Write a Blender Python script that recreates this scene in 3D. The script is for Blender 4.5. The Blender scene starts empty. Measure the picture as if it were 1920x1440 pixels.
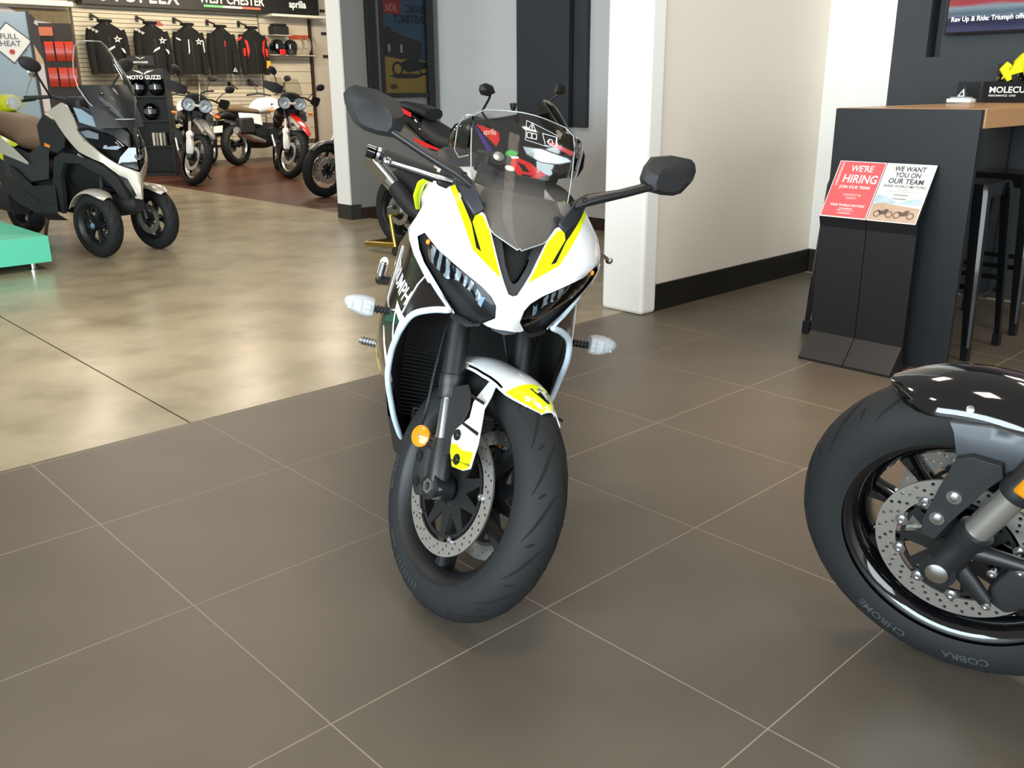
import bpy, math, random
import numpy as np
from mathutils import Vector, Matrix
from mathutils.geometry import delaunay_2d_cdt

random.seed(7)
scene = bpy.context.scene
COL = scene.collection
R = math.radians
PI = math.pi

# ------------------------------------------------------------------ camera, world, lights
CAM_H = 1.19
PITCH, ROLL = .3131, -.0074
cam_data = bpy.data.cameras.new('camera')
cam_data.sensor_width = 36.0
cam_data.lens = 36.0 * 1708.65 / 1920.0
cam_data.clip_start = .05
cam_data.clip_end = 100
cam = bpy.data.objects.new('camera', cam_data)
COL.objects.link(cam)
cam.matrix_world = Matrix.Translation((0, 0, CAM_H)) @ Matrix.Rotation(PI/2 - PITCH, 4, 'X') @ Matrix.Rotation(ROLL, 4, 'Z')
scene.camera = cam

world = bpy.data.worlds.new('world')
scene.world = world
world.use_nodes = True
bg = world.node_tree.nodes['Background']
bg.inputs[0].default_value = (1.0, .96, .90, 1)
bg.inputs[1].default_value = .27

TH = .7568                                   # the shop's axes: A runs right and away, B left and away
AX = Vector((math.cos(TH), math.sin(TH), 0))
BX = Vector((-math.sin(TH), math.cos(TH), 0))
OR = Vector((-.305*CAM_H, 1.2654*CAM_H, 0))
TILE = .5089*CAM_H
def AB(a, b, z=0.0):
    return OR + AX*a + BX*b + Vector((0, 0, z))

def area(name, loc, target, sx, sy, power, col):
    l = bpy.data.lights.new(name, 'AREA')
    l.shape = 'RECTANGLE'; l.size = sx; l.size_y = sy; l.energy = power; l.color = col
    o = bpy.data.objects.new(name, l); COL.objects.link(o)
    o.location = loc
    o.rotation_euler = (Vector(target) - Vector(loc)).to_track_quat('-Z', 'Y').to_euler()
    return o
# daylight through the shop front: a tall glazed wall behind and left of the viewer
area('shop_window_light', AB(-6.0, -1.0, 1.9), AB(0, -.2, 1.1), 7.0, 3.4, 840, (.80, .94, 1.0))
area('shop_window_light_side', AB(-1.0, -6.5, 1.9), AB(.4, 0, .9), 6.0, 3.2, 310, (.90, .97, 1.0))
# warm ceiling lamps
for (a, b, p) in ((.6, -.6, 42), (2.0, .9, 42), (3.4, -.9, 46), (.2, 3.2, 60), (2.2, 4.4, 60), (2.4, 7.2, 70),
                  (5.6, 7.9, 90), (5.2, 10.6, 120), (7.2, 11.4, 120), (3.2, 11.2, 100), (4.4, -.3, 30), (-1.4, 1.4, 40)):
    area('ceiling_lamp', AB(a, b, 3.3), AB(a, b, 0), .45, .45, p*.42, (1.0, .86, .68))
sp_ = area('ceiling_spot', AB(2.35, -.05, 3.3), AB(2.35, -.05, 0), .25, .25, 6, (1.0, .80, .58)); sp_.data.spread = R(45)
sp_ = area('ceiling_spot', AB(.95, 3.2, 3.3), AB(.95, 3.2, 0), .25, .25, 4, (1.0, .82, .60)); sp_.data.spread = R(60)
for k in range(6):
    area('display_wall_spot', AB(4.2 + .8*k, 11.6, 3.15), AB(4.2 + .8*k, 13.2, 1.6), .3, .3, 24, (1.0, .88, .66))
vs = scene.view_settings
vs.view_transform = 'Standard'
vs.look = 'None'
vs.gamma = 1.0
vs.use_curve_mapping = False
vs.exposure = 0.18

# ------------------------------------------------------------------ helpers
def hx(h):
    h = h.lstrip('#')
    c = [int(h[i:i+2], 16)/255 for i in (0, 2, 4)]
    return tuple(x/12.92 if x <= .04045 else ((x+.055)/1.055)**2.4 for x in c)

MATS = {}
def mat(name, col, rough=.5, metal=0.0, coat=0.0, var=0.0, vscale=6.0, bump=0.0, bscale=120.0, emit=0.0, spec=.5, stretch=None):
    if name in MATS: return MATS[name]
    m = bpy.data.materials.new(name); m.use_nodes = True
    nt = m.node_tree; b = nt.nodes['Principled BSDF']
    c = hx(col) if isinstance(col, str) else col
    b.inputs['Base Color'].default_value = (*c, 1)
    b.inputs['Roughness'].default_value = rough
    b.inputs['Metallic'].default_value = metal
    b.inputs['Coat Weight'].default_value = coat
    b.inputs['Coat Roughness'].default_value = .04
    b.inputs['Specular IOR Level'].default_value = spec
    if emit:
        b.inputs['Emission Color'].default_value = (*c, 1); b.inputs['Emission Strength'].default_value = emit
    if var or bump:
        tc = nt.nodes.new('ShaderNodeTexCoord')
        src = tc.outputs['Object']
        if stretch:
            mp = nt.nodes.new('ShaderNodeMapping'); mp.inputs['Scale'].default_value = stretch
            nt.links.new(src, mp.inputs[0]); src = mp.outputs[0]
        if var:
            n = nt.nodes.new('ShaderNodeTexNoise'); n.inputs['Scale'].default_value = vscale; n.inputs['Detail'].default_value = 5
            nt.links.new(src, n.inputs['Vector'])
            mx = nt.nodes.new('ShaderNodeMix'); mx.data_type = 'RGBA'
            mx.inputs[6].default_value = (*[x*(1-var) for x in c], 1)
            mx.inputs[7].default_value = (*[min(1, x*(1+var)) for x in c], 1)
            nt.links.new(n.outputs[0], mx.inputs[0]); nt.links.new(mx.outputs[2], b.inputs['Base Color'])
        if bump:
            n2 = nt.nodes.new('ShaderNodeTexNoise'); n2.inputs['Scale'].default_value = bscale; n2.inputs['Detail'].default_value = 3
            nt.links.new(src, n2.inputs['Vector'])
            bp = nt.nodes.new('ShaderNodeBump'); bp.inputs['Strength'].default_value = bump; bp.inputs['Distance'].default_value = .002
            nt.links.new(n2.outputs[0], bp.inputs['Height']); nt.links.new(bp.outputs[0], b.inputs['Normal'])
    MATS[name] = m
    return m

def glass(name, tint, gloss=.06, rough=.02, haze=0.0):
    if name in MATS: return MATS[name]
    m = bpy.data.materials.new(name); m.use_nodes = True
    nt = m.node_tree; nt.nodes.clear()
    out = nt.nodes.new('ShaderNodeOutputMaterial')
    tr = nt.nodes.new('ShaderNodeBsdfTransparent'); tr.inputs[0].default_value = (*tint, 1)
    gl = nt.nodes.new('ShaderNodeBsdfGlossy'); gl.inputs['Roughness'].default_value = rough
    fr = nt.nodes.new('ShaderNodeFresnel'); fr.inputs[0].default_value = 1.0 + gloss*3.5
    mx = nt.nodes.new('ShaderNodeMixShader')
    nt.links.new(fr.outputs[0], mx.inputs[0]); nt.links.new(tr.outputs[0], mx.inputs[1]); nt.links.new(gl.outputs[0], mx.inputs[2])
    last = mx.outputs[0]
    if haze:
        df = nt.nodes.new('ShaderNodeBsdfDiffuse'); df.inputs[0].default_value = (.75, .77, .78, 1)
        m2 = nt.nodes.new('ShaderNodeMixShader'); m2.inputs[0].default_value = haze
        nt.links.new(last, m2.inputs[1]); nt.links.new(df.outputs[0], m2.inputs[2]); last = m2.outputs[0]
    nt.links.new(last, out.inputs[0])
    MATS[name] = m
    return m

def frame(path):
    """parallel-transport frames along a polyline"""
    P = [Vector(p) for p in path]; n = len(P); T = []
    for i in range(n):
        a = P[max(i-1, 0)]; b = P[min(i+1, n-1)]
        T.append((b-a).normalized())
    up = Vector((0, 0, 1)) if abs(T[0].z) < .9 else Vector((0, 1, 0))
    u = T[0].cross(up).normalized(); out = []
    for i in range(n):
        u = (u - T[i]*u.dot(T[i])).normalized()
        out.append((P[i], u, T[i].cross(u).normalized()))
    return out

class MB:
    def __init__(s): s.v = []; s.f = []; s.m = []
    def add(s, v, f, m=0):
        o = len(s.v); s.v += [Vector(p) for p in v]
        s.f += [tuple(o+i for i in q) for q in f]; s.m += [m]*len(f)
        return s
    def box(s, c, d, m=0, rz=0.0, rx=0.0, ry=0.0, taper=1.0):
        M = Matrix.Rotation(rz, 3, 'Z') @ Matrix.Rotation(ry, 3, 'Y') @ Matrix.Rotation(rx, 3, 'X'); v = []
        for z in (-.5, .5):
            k = taper if z > 0 else 1.0
            for x, y in ((-.5, -.5), (.5, -.5), (.5, .5), (-.5, .5)):
                v.append(Vector(c) + M @ Vector((x*d[0]*k, y*d[1]*k, z*d[2])))
        return s.add(v, [(3, 2, 1, 0), (4, 5, 6, 7), (0, 1, 5, 4), (1, 2, 6, 5), (2, 3, 7, 6), (3, 0, 4, 7)], m)
    def boxab(s, a0, a1, b0, b1, z0, z1, m=0):
        v = [AB(a, b, z) for z in (z0, z1) for a, b in ((a0, b0), (a1, b0), (a1, b1), (a0, b1))]
        return s.add(v, [(3, 2, 1, 0), (4, 5, 6, 7), (0, 1, 5, 4), (1, 2, 6, 5), (2, 3, 7, 6), (3, 0, 4, 7)], m)
    def loft(s, rows, closed=True, caps=True, m=0):
        n = len(rows[0]); v = [p for r in rows for p in r]; f = []
        for i in range(len(rows)-1):
            for j in range(n if closed else n-1):
                k = (j+1) % n
                f.append((i*n+j, i*n+k, (i+1)*n+k, (i+1)*n+j))
        if caps and closed:
            f.append(tuple(range(n-1, -1, -1))); f.append(tuple((len(rows)-1)*n+j for j in range(n)))
        return s.add(v, f, m)
    def tube(s, path, r, n=10, m=0, flat=1.0, caps=True):
        fr = frame(path); rr = r if isinstance(r, (list, tuple)) else [r]*len(fr)
        rows = [[p + u*(math.cos(2*PI*j/n)*q) + w*(math.sin(2*PI*j/n)*q*flat) for j in range(n)] for (p, u, w), q in zip(fr, rr)]
        return s.loft(rows, True, caps, m)
    def lathe(s, prof, o, ax, n=24, m=0, caps=False):
        """prof: (radius, along axis)"""
        ax = Vector(ax).normalized()
        t = Vector((0, 0, 1)) if abs(ax.z) < .9 else Vector((1, 0, 0))
        u = ax.cross(t).normalized(); w = ax.cross(u); o = Vector(o)
        rows = [[o + ax*h + (u*math.cos(2*PI*j/n) + w*math.sin(2*PI*j/n))*r for j in range(n)] for r, h in prof]
        return s.loft(rows, True, caps, m)
    def cyl(s, a, b, r, n=14, m=0, r2=None):
        a = Vector(a); b = Vector(b)
        return s.lathe([(r, 0), (r if r2 is None else r2, (b-a).length)], a, b-a, n, m, True)
    def ell(s, c, rad, m=0, nu=16, nv=10, M=None, pw=1.0):
        c = Vector(c); rows = []
        for i in range(nv+1):
            ph = -PI/2 + PI*i/nv; row = []
            for j in range(nu):
                t = 2*PI*j/nu
                def sp(x): return math.copysign(abs(x)**pw, x)
                p = Vector((rad[0]*sp(math.cos(ph))*sp(math.cos(t)), rad[1]*sp(math.cos(ph))*sp(math.sin(t)), rad[2]*sp(math.sin(ph))))
                row.append(c + (M @ p if M else p))
            rows.append(row)
        return s.loft(rows, True, False, m)
    def patch(s, poly, fn, th=0.0, step=.02, m=0, holes=(), medge=None):
        """a panel: 2-D outline (with holes) filled, carried onto a curved surface by fn(u, v, depth) and given thickness"""
        loops = [poly] + list(holes); vs_, ed = [], []; loopidx = []
        for lp in loops:
            d = []
            n = len(lp)
            for i in range(n):
                p, q = Vector(lp[i]), Vector(lp[(i+1) % n]); k = max(1, int((q-p).length/(step*1.5)))
                d += [p.lerp(q, t/k) for t in range(k)]
            o = len(vs_); vs_ += d; ed += [(o+i, o+(i+1) % len(d)) for i in range(len(d))]; loopidx.append(list(range(o, o+len(d))))
        nb = len(vs_)
        xs = [p[0] for p in poly]; ys = [p[1] for p in poly]
        x = min(xs) + step/2
        while x < max(xs):
            y = min(ys) + step/2
            while y < max(ys):
                if all((Vector((x, y))-p).length > step*.45 for p in vs_[:nb]): vs_.append(Vector((x, y)))
                y += step
            x += step
        ov, oe, of, om, _, _ = delaunay_2d_cdt(vs_, ed, [], 1, 1e-6)
        f = [tuple(q) for q in of]
        if holes:
            hb = [(min(p[0] for p in h), max(p[0] for p in h), min(p[1] for p in h), max(p[1] for p in h), h) for h in holes]
            def inside(x, y):
                for x0, x1, y0, y1, h in hb:
                    if x0 < x < x1 and y0 < y < y1:
                        c = False; j = len(h)-1
                        for i in range(len(h)):
                            if (h[i][1] > y) != (h[j][1] > y) and x < (h[j][0]-h[i][0])*(y-h[i][1])/(h[j][1]-h[i][1])+h[i][0]: c = not c
                            j = i
                        if c: return True
                return False
            f = [q for q in f if not inside(sum(ov[i][0] for i in q)/len(q), sum(ov[i][1] for i in q)/len(q))]
        top = [fn(p[0], p[1], 0.0) for p in ov]
        if not th: return s.add(top, f, m)
        bot = [fn(p[0], p[1], th) for p in ov]; n = len(top)
        s.add(top+bot, f + [tuple(n+i for i in reversed(q)) for q in f], m)
        back = {}
        for i, l in enumerate(om):
            for k in l: back.setdefault(k, i)
        v, g = [], []
        for lp in loopidx:
            ids = [back[k] for k in lp if k in back]; o = len(v); k = len(ids)
            v += [top[i] for i in ids] + [bot[i] for i in ids]
            g += [(o+i, o+(i+1) % k, o+k+(i+1) % k, o+k+i) for i in range(k)]
        return s.add(v, g, m if medge is None else medge)
    def prism(s, poly, o, u, w, th, m=0, holes=(), step=9.0):
        o, u, w = Vector(o), Vector(u), Vector(w); n = u.cross(w).normalized()
        return s.patch(poly, lambda a, b, d: o + u*a + w*b - n*d, th, step, m, holes)
    def text(s, body, size, fn, m=0, bold=0.0, shear=0.0, th=0.0, align='CENTER', sx=1.0, space=1.0):
        v, f, w = text_mesh(body, size, bold, shear, align, space)
        return s.add([fn(x*sx, y) for x, y in v], f, m)
    def xf(s, M):
        s.v = [M @ p for p in s.v]; return s
    def fn(s, g):
        s.v = [g(p) for p in s.v]; return s
    def build(s, name, mats, parent=None, smooth=40, bevel=0.0, subsurf=0, loc=None):
        me = bpy.data.meshes.new(name)
        me.from_pydata([tuple(p) for p in s.v], [], s.f); me.validate(); 
        if not isinstance(mats, (list, tuple)): mats = [mats]
        for q in mats: me.materials.append(q)
        if len(mats) > 1 and len(me.polygons) == len(s.m): me.polygons.foreach_set('material_index', s.m)
        import bmesh
        bm = bmesh.new(); bm.from_mesh(me); bmesh.ops.remove_doubles(bm, verts=bm.verts, dist=1e-5)
        bmesh.ops.recalc_face_normals(bm, faces=bm.faces); bm.to_mesh(me); bm.free()
        if smooth:
            me.polygons.foreach_set('use_smooth', [True]*len(me.polygons)); me.set_sharp_from_angle(angle=R(smooth))
        me.update()
        o = bpy.data.objects.new(name, me); COL.objects.link(o)
        if parent: o.parent = parent
        if loc: o.location = loc
        if bevel:
            b = o.modifiers.new('bevel', 'BEVEL'); b.width = bevel; b.segments = 2; b.limit_method = 'ANGLE'; b.angle_limit = R(40)
        if subsurf:
            b = o.modifiers.new('sub', 'SUBSURF'); b.levels = subsurf; b.render_levels = subsurf
        return o

TXT = {}
def text_mesh(body, size, bold=0.0, shear=0.0, align='CENTER', space=1.0):
    key = (body, size, bold, shear, align, space)
    if key in TXT: return TXT[key]
    cu = bpy.data.curves.new('lettering', 'FONT'); cu.body = body; cu.size = size; cu.offset = bold*size; cu.shear = shear
    cu.align_x = align; cu.resolution_u = 3; cu.fill_mode = 'FRONT'; cu.space_character = space
    o = bpy.data.objects.new('lettering', cu); COL.objects.link(o)
    dg = bpy.context.evaluated_depsgraph_get(); me = bpy.data.meshes.new_from_object(o.evaluated_get(dg))
    v = [(p.co.x, p.co.y) for p in me.vertices]; f = [tuple(p.vertices) for p in me.polygons]
    bpy.data.objects.remove(o); bpy.data.curves.remove(cu); bpy.data.meshes.remove(me)
    w = (max(p[0] for p in v) - min(p[0] for p in v)) if v else 0
    TXT[key] = (v, f, w)
    return TXT[key]

def thing(name, label, cat, loc=(0, 0, 0), rot=(0, 0, 0), group=None):
    o = bpy.data.objects.new(name, None); COL.objects.link(o); o.empty_display_size = .1
    o.location = loc; o.rotation_euler = rot; o['label'] = label; o['category'] = cat
    if group: o['group'] = group
    return o
def tag(o, label, cat, group=None):
    o['label'] = label; o['category'] = cat
    if group: o['group'] = group
    return o
def struct(o):
    o['kind'] = 'structure'; return o
def copy_thing(root, loc, rot=None, label=None):
    r = root.copy(); COL.objects.link(r); r.location = loc
    if rot is not None: r.rotation_euler = rot
    if label: r['label'] = label
    for ch in list(root.children):
        c = ch.copy(); COL.objects.link(c); c.parent = r
        for g in list(ch.children):
            d = g.copy(); COL.objects.link(d); d.parent = c
    return r
def tps(pts):
    """thin-plate surface through (u, v, value) control points"""
    p = np.array(pts, float); n = len(p)
    d = np.linalg.norm(p[:, None, :2]-p[None, :, :2], axis=2)
    K = np.where(d > 0, d**2*np.log(d+1e-12), 0) + np.eye(n)*2e-4
    Q = np.c_[np.ones(n), p[:, :2]]
    w = np.linalg.solve(np.block([[K, Q], [Q.T, np.zeros((3, 3))]]), np.r_[p[:, 2], 0, 0, 0])
    def f(x, z):
        r = np.sqrt((p[:, 0]-x)**2+(p[:, 1]-z)**2)
        return float((w[:n]*np.where(r > 0, r**2*np.log(r+1e-12), 0)).sum()+w[n]+w[n+1]*x+w[n+2]*z)
    return f
def smooth_path(pts, k=6):
    """Catmull-Rom through control points"""
    P = [Vector(p) for p in pts]; out = []
    for i in range(len(P)-1):
        a, b, c, d = P[max(i-1, 0)], P[i], P[i+1], P[min(i+2, len(P)-1)]
        for t in range(k):
            t /= k
            out.append(.5*((2*b)+(c-a)*t+(2*a-5*b+4*c-d)*t*t+(3*b-a-3*c+d)*t**3))
    return out + [P[-1]]
def sgn_poly(poly, s): return [(x*s, y) for x, y in poly]

# ------------------------------------------------------------------ materials used in many places
M_RUB = mat('tyre_rubber', '#1b1d1f', .68, bump=.25, bscale=300, spec=.35)
M_GRV = mat('tyre_groove_shade', '#070708', .95)
M_RLET = mat('tyre_lettering', '#3a3e40', .7)
M_BLK = mat('black_satin', '#17181a', .42)
M_BLKM = mat('black_matt_plastic', '#1b1c1e', .62, bump=.1, bscale=600)
M_BLKG = mat('black_gloss', '#08080a', .08, coat=1.0)
M_DARK = mat('dark_void', '#08090a', .8)
M_GUN = mat('dark_metal', '#2b2d30', .35, metal=.6)
M_ALU = mat('aluminium', '#c9cbcd', .28, metal=1.0)
M_STEEL = mat('brushed_disc_steel', '#cfcdc8', .33, metal=.9, var=.1, vscale=40)
M_CHR = mat('chrome', '#e4e6e8', .07, metal=1.0)
M_WHT = mat('white_paint', '#f1f3f5', .16, coat=.8)
M_YEL = mat('fluorescent_yellow_paint', '#e9f500', .25, coat=.3)
M_RED = mat('red_paint', '#d8201c', .22, coat=.6)
M_GOLD = mat('gold_plated', '#b39a4a', .3, metal=.9)
M_SILV = mat('silver_paint', '#c3bdb2', .3, metal=.35, coat=.5)
M_ORG = mat('amber_reflector', '#f08a14', .2, coat=.5)
M_SEAT = mat('seat_vinyl', '#1d1d1f', .6, bump=.4, bscale=220)
M_LETW = mat('white_lettering', '#eef0f0', .5)
G_CLEAR = glass('clear_screen', (.93, .94, .94), .06)
G_SMOKE = glass('smoked_screen', (.42, .41, .40), .07)
G_SIGNAL = glass('signal_lens', (.9, .93, .95), .08, .08, .45)
G_LENS = glass('headlight_lens', (.8, .82, .84), .06)
M_REFL = mat('headlight_reflector', '#dfe7ec', .2, metal=.55, bump=.6, bscale=60)

# ------------------------------------------------------------------ floor
M_TILE = mat('grey_brown_porcelain', '#5a5248', .42, var=.2, vscale=3.2, bump=.06, bscale=700)
M_GROUT = mat('pale_grout', '#9a8f7e', .85, var=.5, vscale=.9)
fl = MB().boxab(-4.2, 5.0, -3.0, 1.84, -.06, -.0004).build('floor_tiled', M_GROUT, smooth=0)
struct(fl); fl['label'] = 'grey-brown porcelain tile floor with pale grout lines'
gap = .0032
tb = {}
for i in range(-6, 8):
    for j in range(-5, 4):
        a0, a1 = i*TILE+gap/2, (i+1)*TILE-gap/2
        b0, b1 = j*TILE+gap/2, (j+1)*TILE-gap/2
        if b1 > 1.835: b1 = 1.838
        if b1-b0 < .01: continue
        key = round(b1-b0, 4)
        if key not in tb:
            o = MB().box(((a1-a0)/2, (b1-b0)/2, -.005), (a1-a0, b1-b0, .010)).build('tile', M_TILE, fl, smooth=0, bevel=.0004)
            tb[key] = o
        else:
            o = tb[key].copy(); COL.objects.link(o); o.parent = fl
        o.location = AB(a0, b0, 0); o.rotation_euler = (0, 0, TH)

def concrete():
    m = bpy.data.materials.new('polished_concrete'); m.use_nodes = True; nt = m.node_tree; b = nt.nodes['Principled BSDF']
    tc = nt.nodes.new('ShaderNodeTexCoord')
    n1 = nt.nodes.new('ShaderNodeTexNoise'); n1.inputs['Scale'].default_value = .9; n1.inputs['Detail'].default_value = 8; n1.inputs['Roughness'].default_value = .62
    n2 = nt.nodes.new('ShaderNodeTexNoise'); n2.inputs['Scale'].default_value = 3.2; n2.inputs['Detail'].default_value = 6
    for n in (n1, n2): nt.links.new(tc.outputs['Object'], n.inputs['Vector'])
    r = nt.nodes.new('ShaderNodeValToRGB'); e = r.color_ramp.elements
    e[0].position = .3; e[0].color = (*hx('#8a7e66'), 1); e[1].position = .72; e[1].color = (*hx('#b0a58b'), 1)
    r2 = nt.nodes.new('ShaderNodeValToRGB'); e = r2.color_ramp.elements
    e[0].position = .36; e[0].color = (.72, .71, .68, 1); e[1].position = .55; e[1].color = (1, 1, 1, 1)
    mx = nt.nodes.new('ShaderNodeMix'); mx.data_type = 'RGBA'; mx.blend_type = 'MULTIPLY'; mx.inputs[0].default_value = .8
    nt.links.new(n1.outputs[0], r.inputs[0]); nt.links.new(n2.outputs[0], r2.inputs[0])
    nt.links.new(r.outputs[0], mx.inputs[6]); nt.links.new(r2.outputs[0], mx.inputs[7]); nt.links.new(mx.outputs[2], b.inputs['Base Color'])
    b.inputs['Roughness'].default_value = .27
    return m
M_CONC = concrete()
M_JOINT = mat('joint_filler', '#4a4236', .9)
fc = MB().boxab(-9, 9, 1.841, 16, -.08, -.012).build('floor_concrete', M_JOINT, smooth=0); struct(fc)
for (a0, a1, b0, b1) in ((-9, .5605, 1.841, 16), (.5695, 4.4, 1.841, 16)):
    MB().boxab(a0, a1, b0, b1, -.012, 0).build('slab', M_CONC, fc, smooth=0)
MB().boxab(4.4, 9, 1.841, 5.2, -.012, 0).build('slab', M_CONC, fc, smooth=0)
def woodmat():
    m = bpy.data.materials.new('red_brown_plank_floor'); m.use_nodes = True; nt = m.node_tree; b = nt.nodes['Principled BSDF']
    tc = nt.nodes.new('ShaderNodeTexCoord'); mp = nt.nodes.new('ShaderNodeMapping'); mp.inputs['Rotation'].default_value = (0, 0, -TH)
    br = nt.nodes.new('ShaderNodeTexBrick'); br.inputs['Scale'].default_value = 1; br.inputs['Brick Width'].default_value = 1.3; br.inputs['Row Height'].default_value = .15
    br.inputs['Mortar Size'].default_value = .003; br.inputs['Color1'].default_value = (*hx('#4f2c1c'), 1); br.inputs['Color2'].default_value = (*hx('#684029'), 1); br.inputs['Mortar'].default_value = (*hx('#241109'), 1)
    nt.links.new(tc.outputs['Object'], mp.inputs[0]); nt.links.new(mp.outputs[0], br.inputs['Vector'])
    n = nt.nodes.new('ShaderNodeTexNoise'); n.inputs['Scale'].default_value = 2.5; mp2 = nt.nodes.new('ShaderNodeMapping'); mp2.inputs['Scale'].default_value = (1, 9, 1)
    nt.links.new(mp.outputs[0], mp2.inputs[0]); nt.links.new(mp2.outputs[0], n.inputs['Vector'])
    mx = nt.nodes.new('ShaderNodeMix'); mx.data_type = 'RGBA'; mx.blend_type = 'MULTIPLY'; mx.inputs[0].default_value = .5
    nt.links.new(br.outputs[0], mx.inputs[6]); nt.links.new(n.outputs[1], mx.inputs[7]); nt.links.new(mx.outputs[2], b.inputs['Base Color'])
    b.inputs['Roughness'].default_value = .33
    return m
struct(MB().boxab(4.4, 12.5, 5.2, 14.62, -.012, .0005).build('floor_wooden', woodmat(), smooth=0))

# ------------------------------------------------------------------ walls
M_WALLW = mat('white_wall_paint', '#e9e8e4', .75, bump=.05, bscale=400)
M_WALLC = mat('warm_white_wall_paint', '#dfd8cb', .75, bump=.05, bscale=400)
M_WALLG = mat('grey_wall_paint', '#807f7c', .75, bump=.05, bscale=400)
M_WALLD = mat('charcoal_wall_paint', '#33373b', .7, bump=.08, bscale=400)
M_BASE = mat('black_vinyl_baseboard', '#15120f', .5)
M_BASEB = mat('brown_baseboard', '#2e1a12', .5)
WH = 4.2
# the white wall on the right, with its plain end post
struct(MB().boxab(3.22, 4.95, 1.735, 1.96, 0, WH).build('wall_right', M_WALLC, smooth=0))
struct(MB().boxab(3.095, 3.222, 1.712, 2.0, 0, WH).build('trim_1', M_WALLW, smooth=0, bevel=.018))
struct(MB().boxab(3.224, 4.90, 1.722, 1.7349, 0, .152).build('baseboard_right', M_BASE, smooth=0, bevel=.003))
struct(MB().boxab(4.90, 5.1, 1.31, 1.9, 0, WH).build('wall_corner', M_WALLW, smooth=0))
struct(MB().boxab(4.885, 4.8995, 1.305, 1.72, 0, .152).build('baseboard_corner', M_BASE, smooth=0, bevel=.003))
# charcoal wall with a tall recess beside the screen
wd = struct(MB().boxab(4.90, 5.1, 1.105, 1.308, 0, WH).boxab(4.90, 5.1, -3.0, 1.025, 0, WH).boxab(4.90, 5.1, 1.025, 1.105, 0, 1.35).boxab(5.02, 5.1, 1.025, 1.105, 1.35, WH).build('wall_charcoal', M_WALLD, smooth=0))
# poster wall and the pale wall that turns back from it
struct(MB().boxab(4.206, 5.45, 6.15, 6.36, 0, WH).build('wall_poster', M_WALLG, smooth=0))
struct(MB().boxab(4.19, 4.2058, 6.145, 6.365, .14, WH).build('trim_2', M_WALLW, smooth=0))
struct(MB().boxab(4.186, 4.2058, 6.135, 6.37, 0, .139).boxab(4.2058, 4.30, 6.135, 6.1498, 0, .139).build('baseboard_pillar', mat('grey_baseboard', '#2d2926', .6), smooth=0))
struct(MB().boxab(4.302, 5.33, 6.138, 6.1498, 0, .105).build('baseboard_poster', M_BASEB, smooth=0))
struct(MB().boxab(5.334, 5.55, 1.97, 6.149, 0, WH).build('wall_back', mat('pale_grey_wall_paint', '#c2c4c6', .75), smooth=0))
struct(MB().boxab(5.318, 5.3335, 1.97, 6.13, 0, .105).build('baseboard_back', M_BASEB, smooth=0))
# far display wall
struct(MB().boxab(-2.0, 12.5, 14.62, 14.8, 0, WH).build('wall_far', mat('cream_wall_paint', '#c9bfae', .8), smooth=0))

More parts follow.
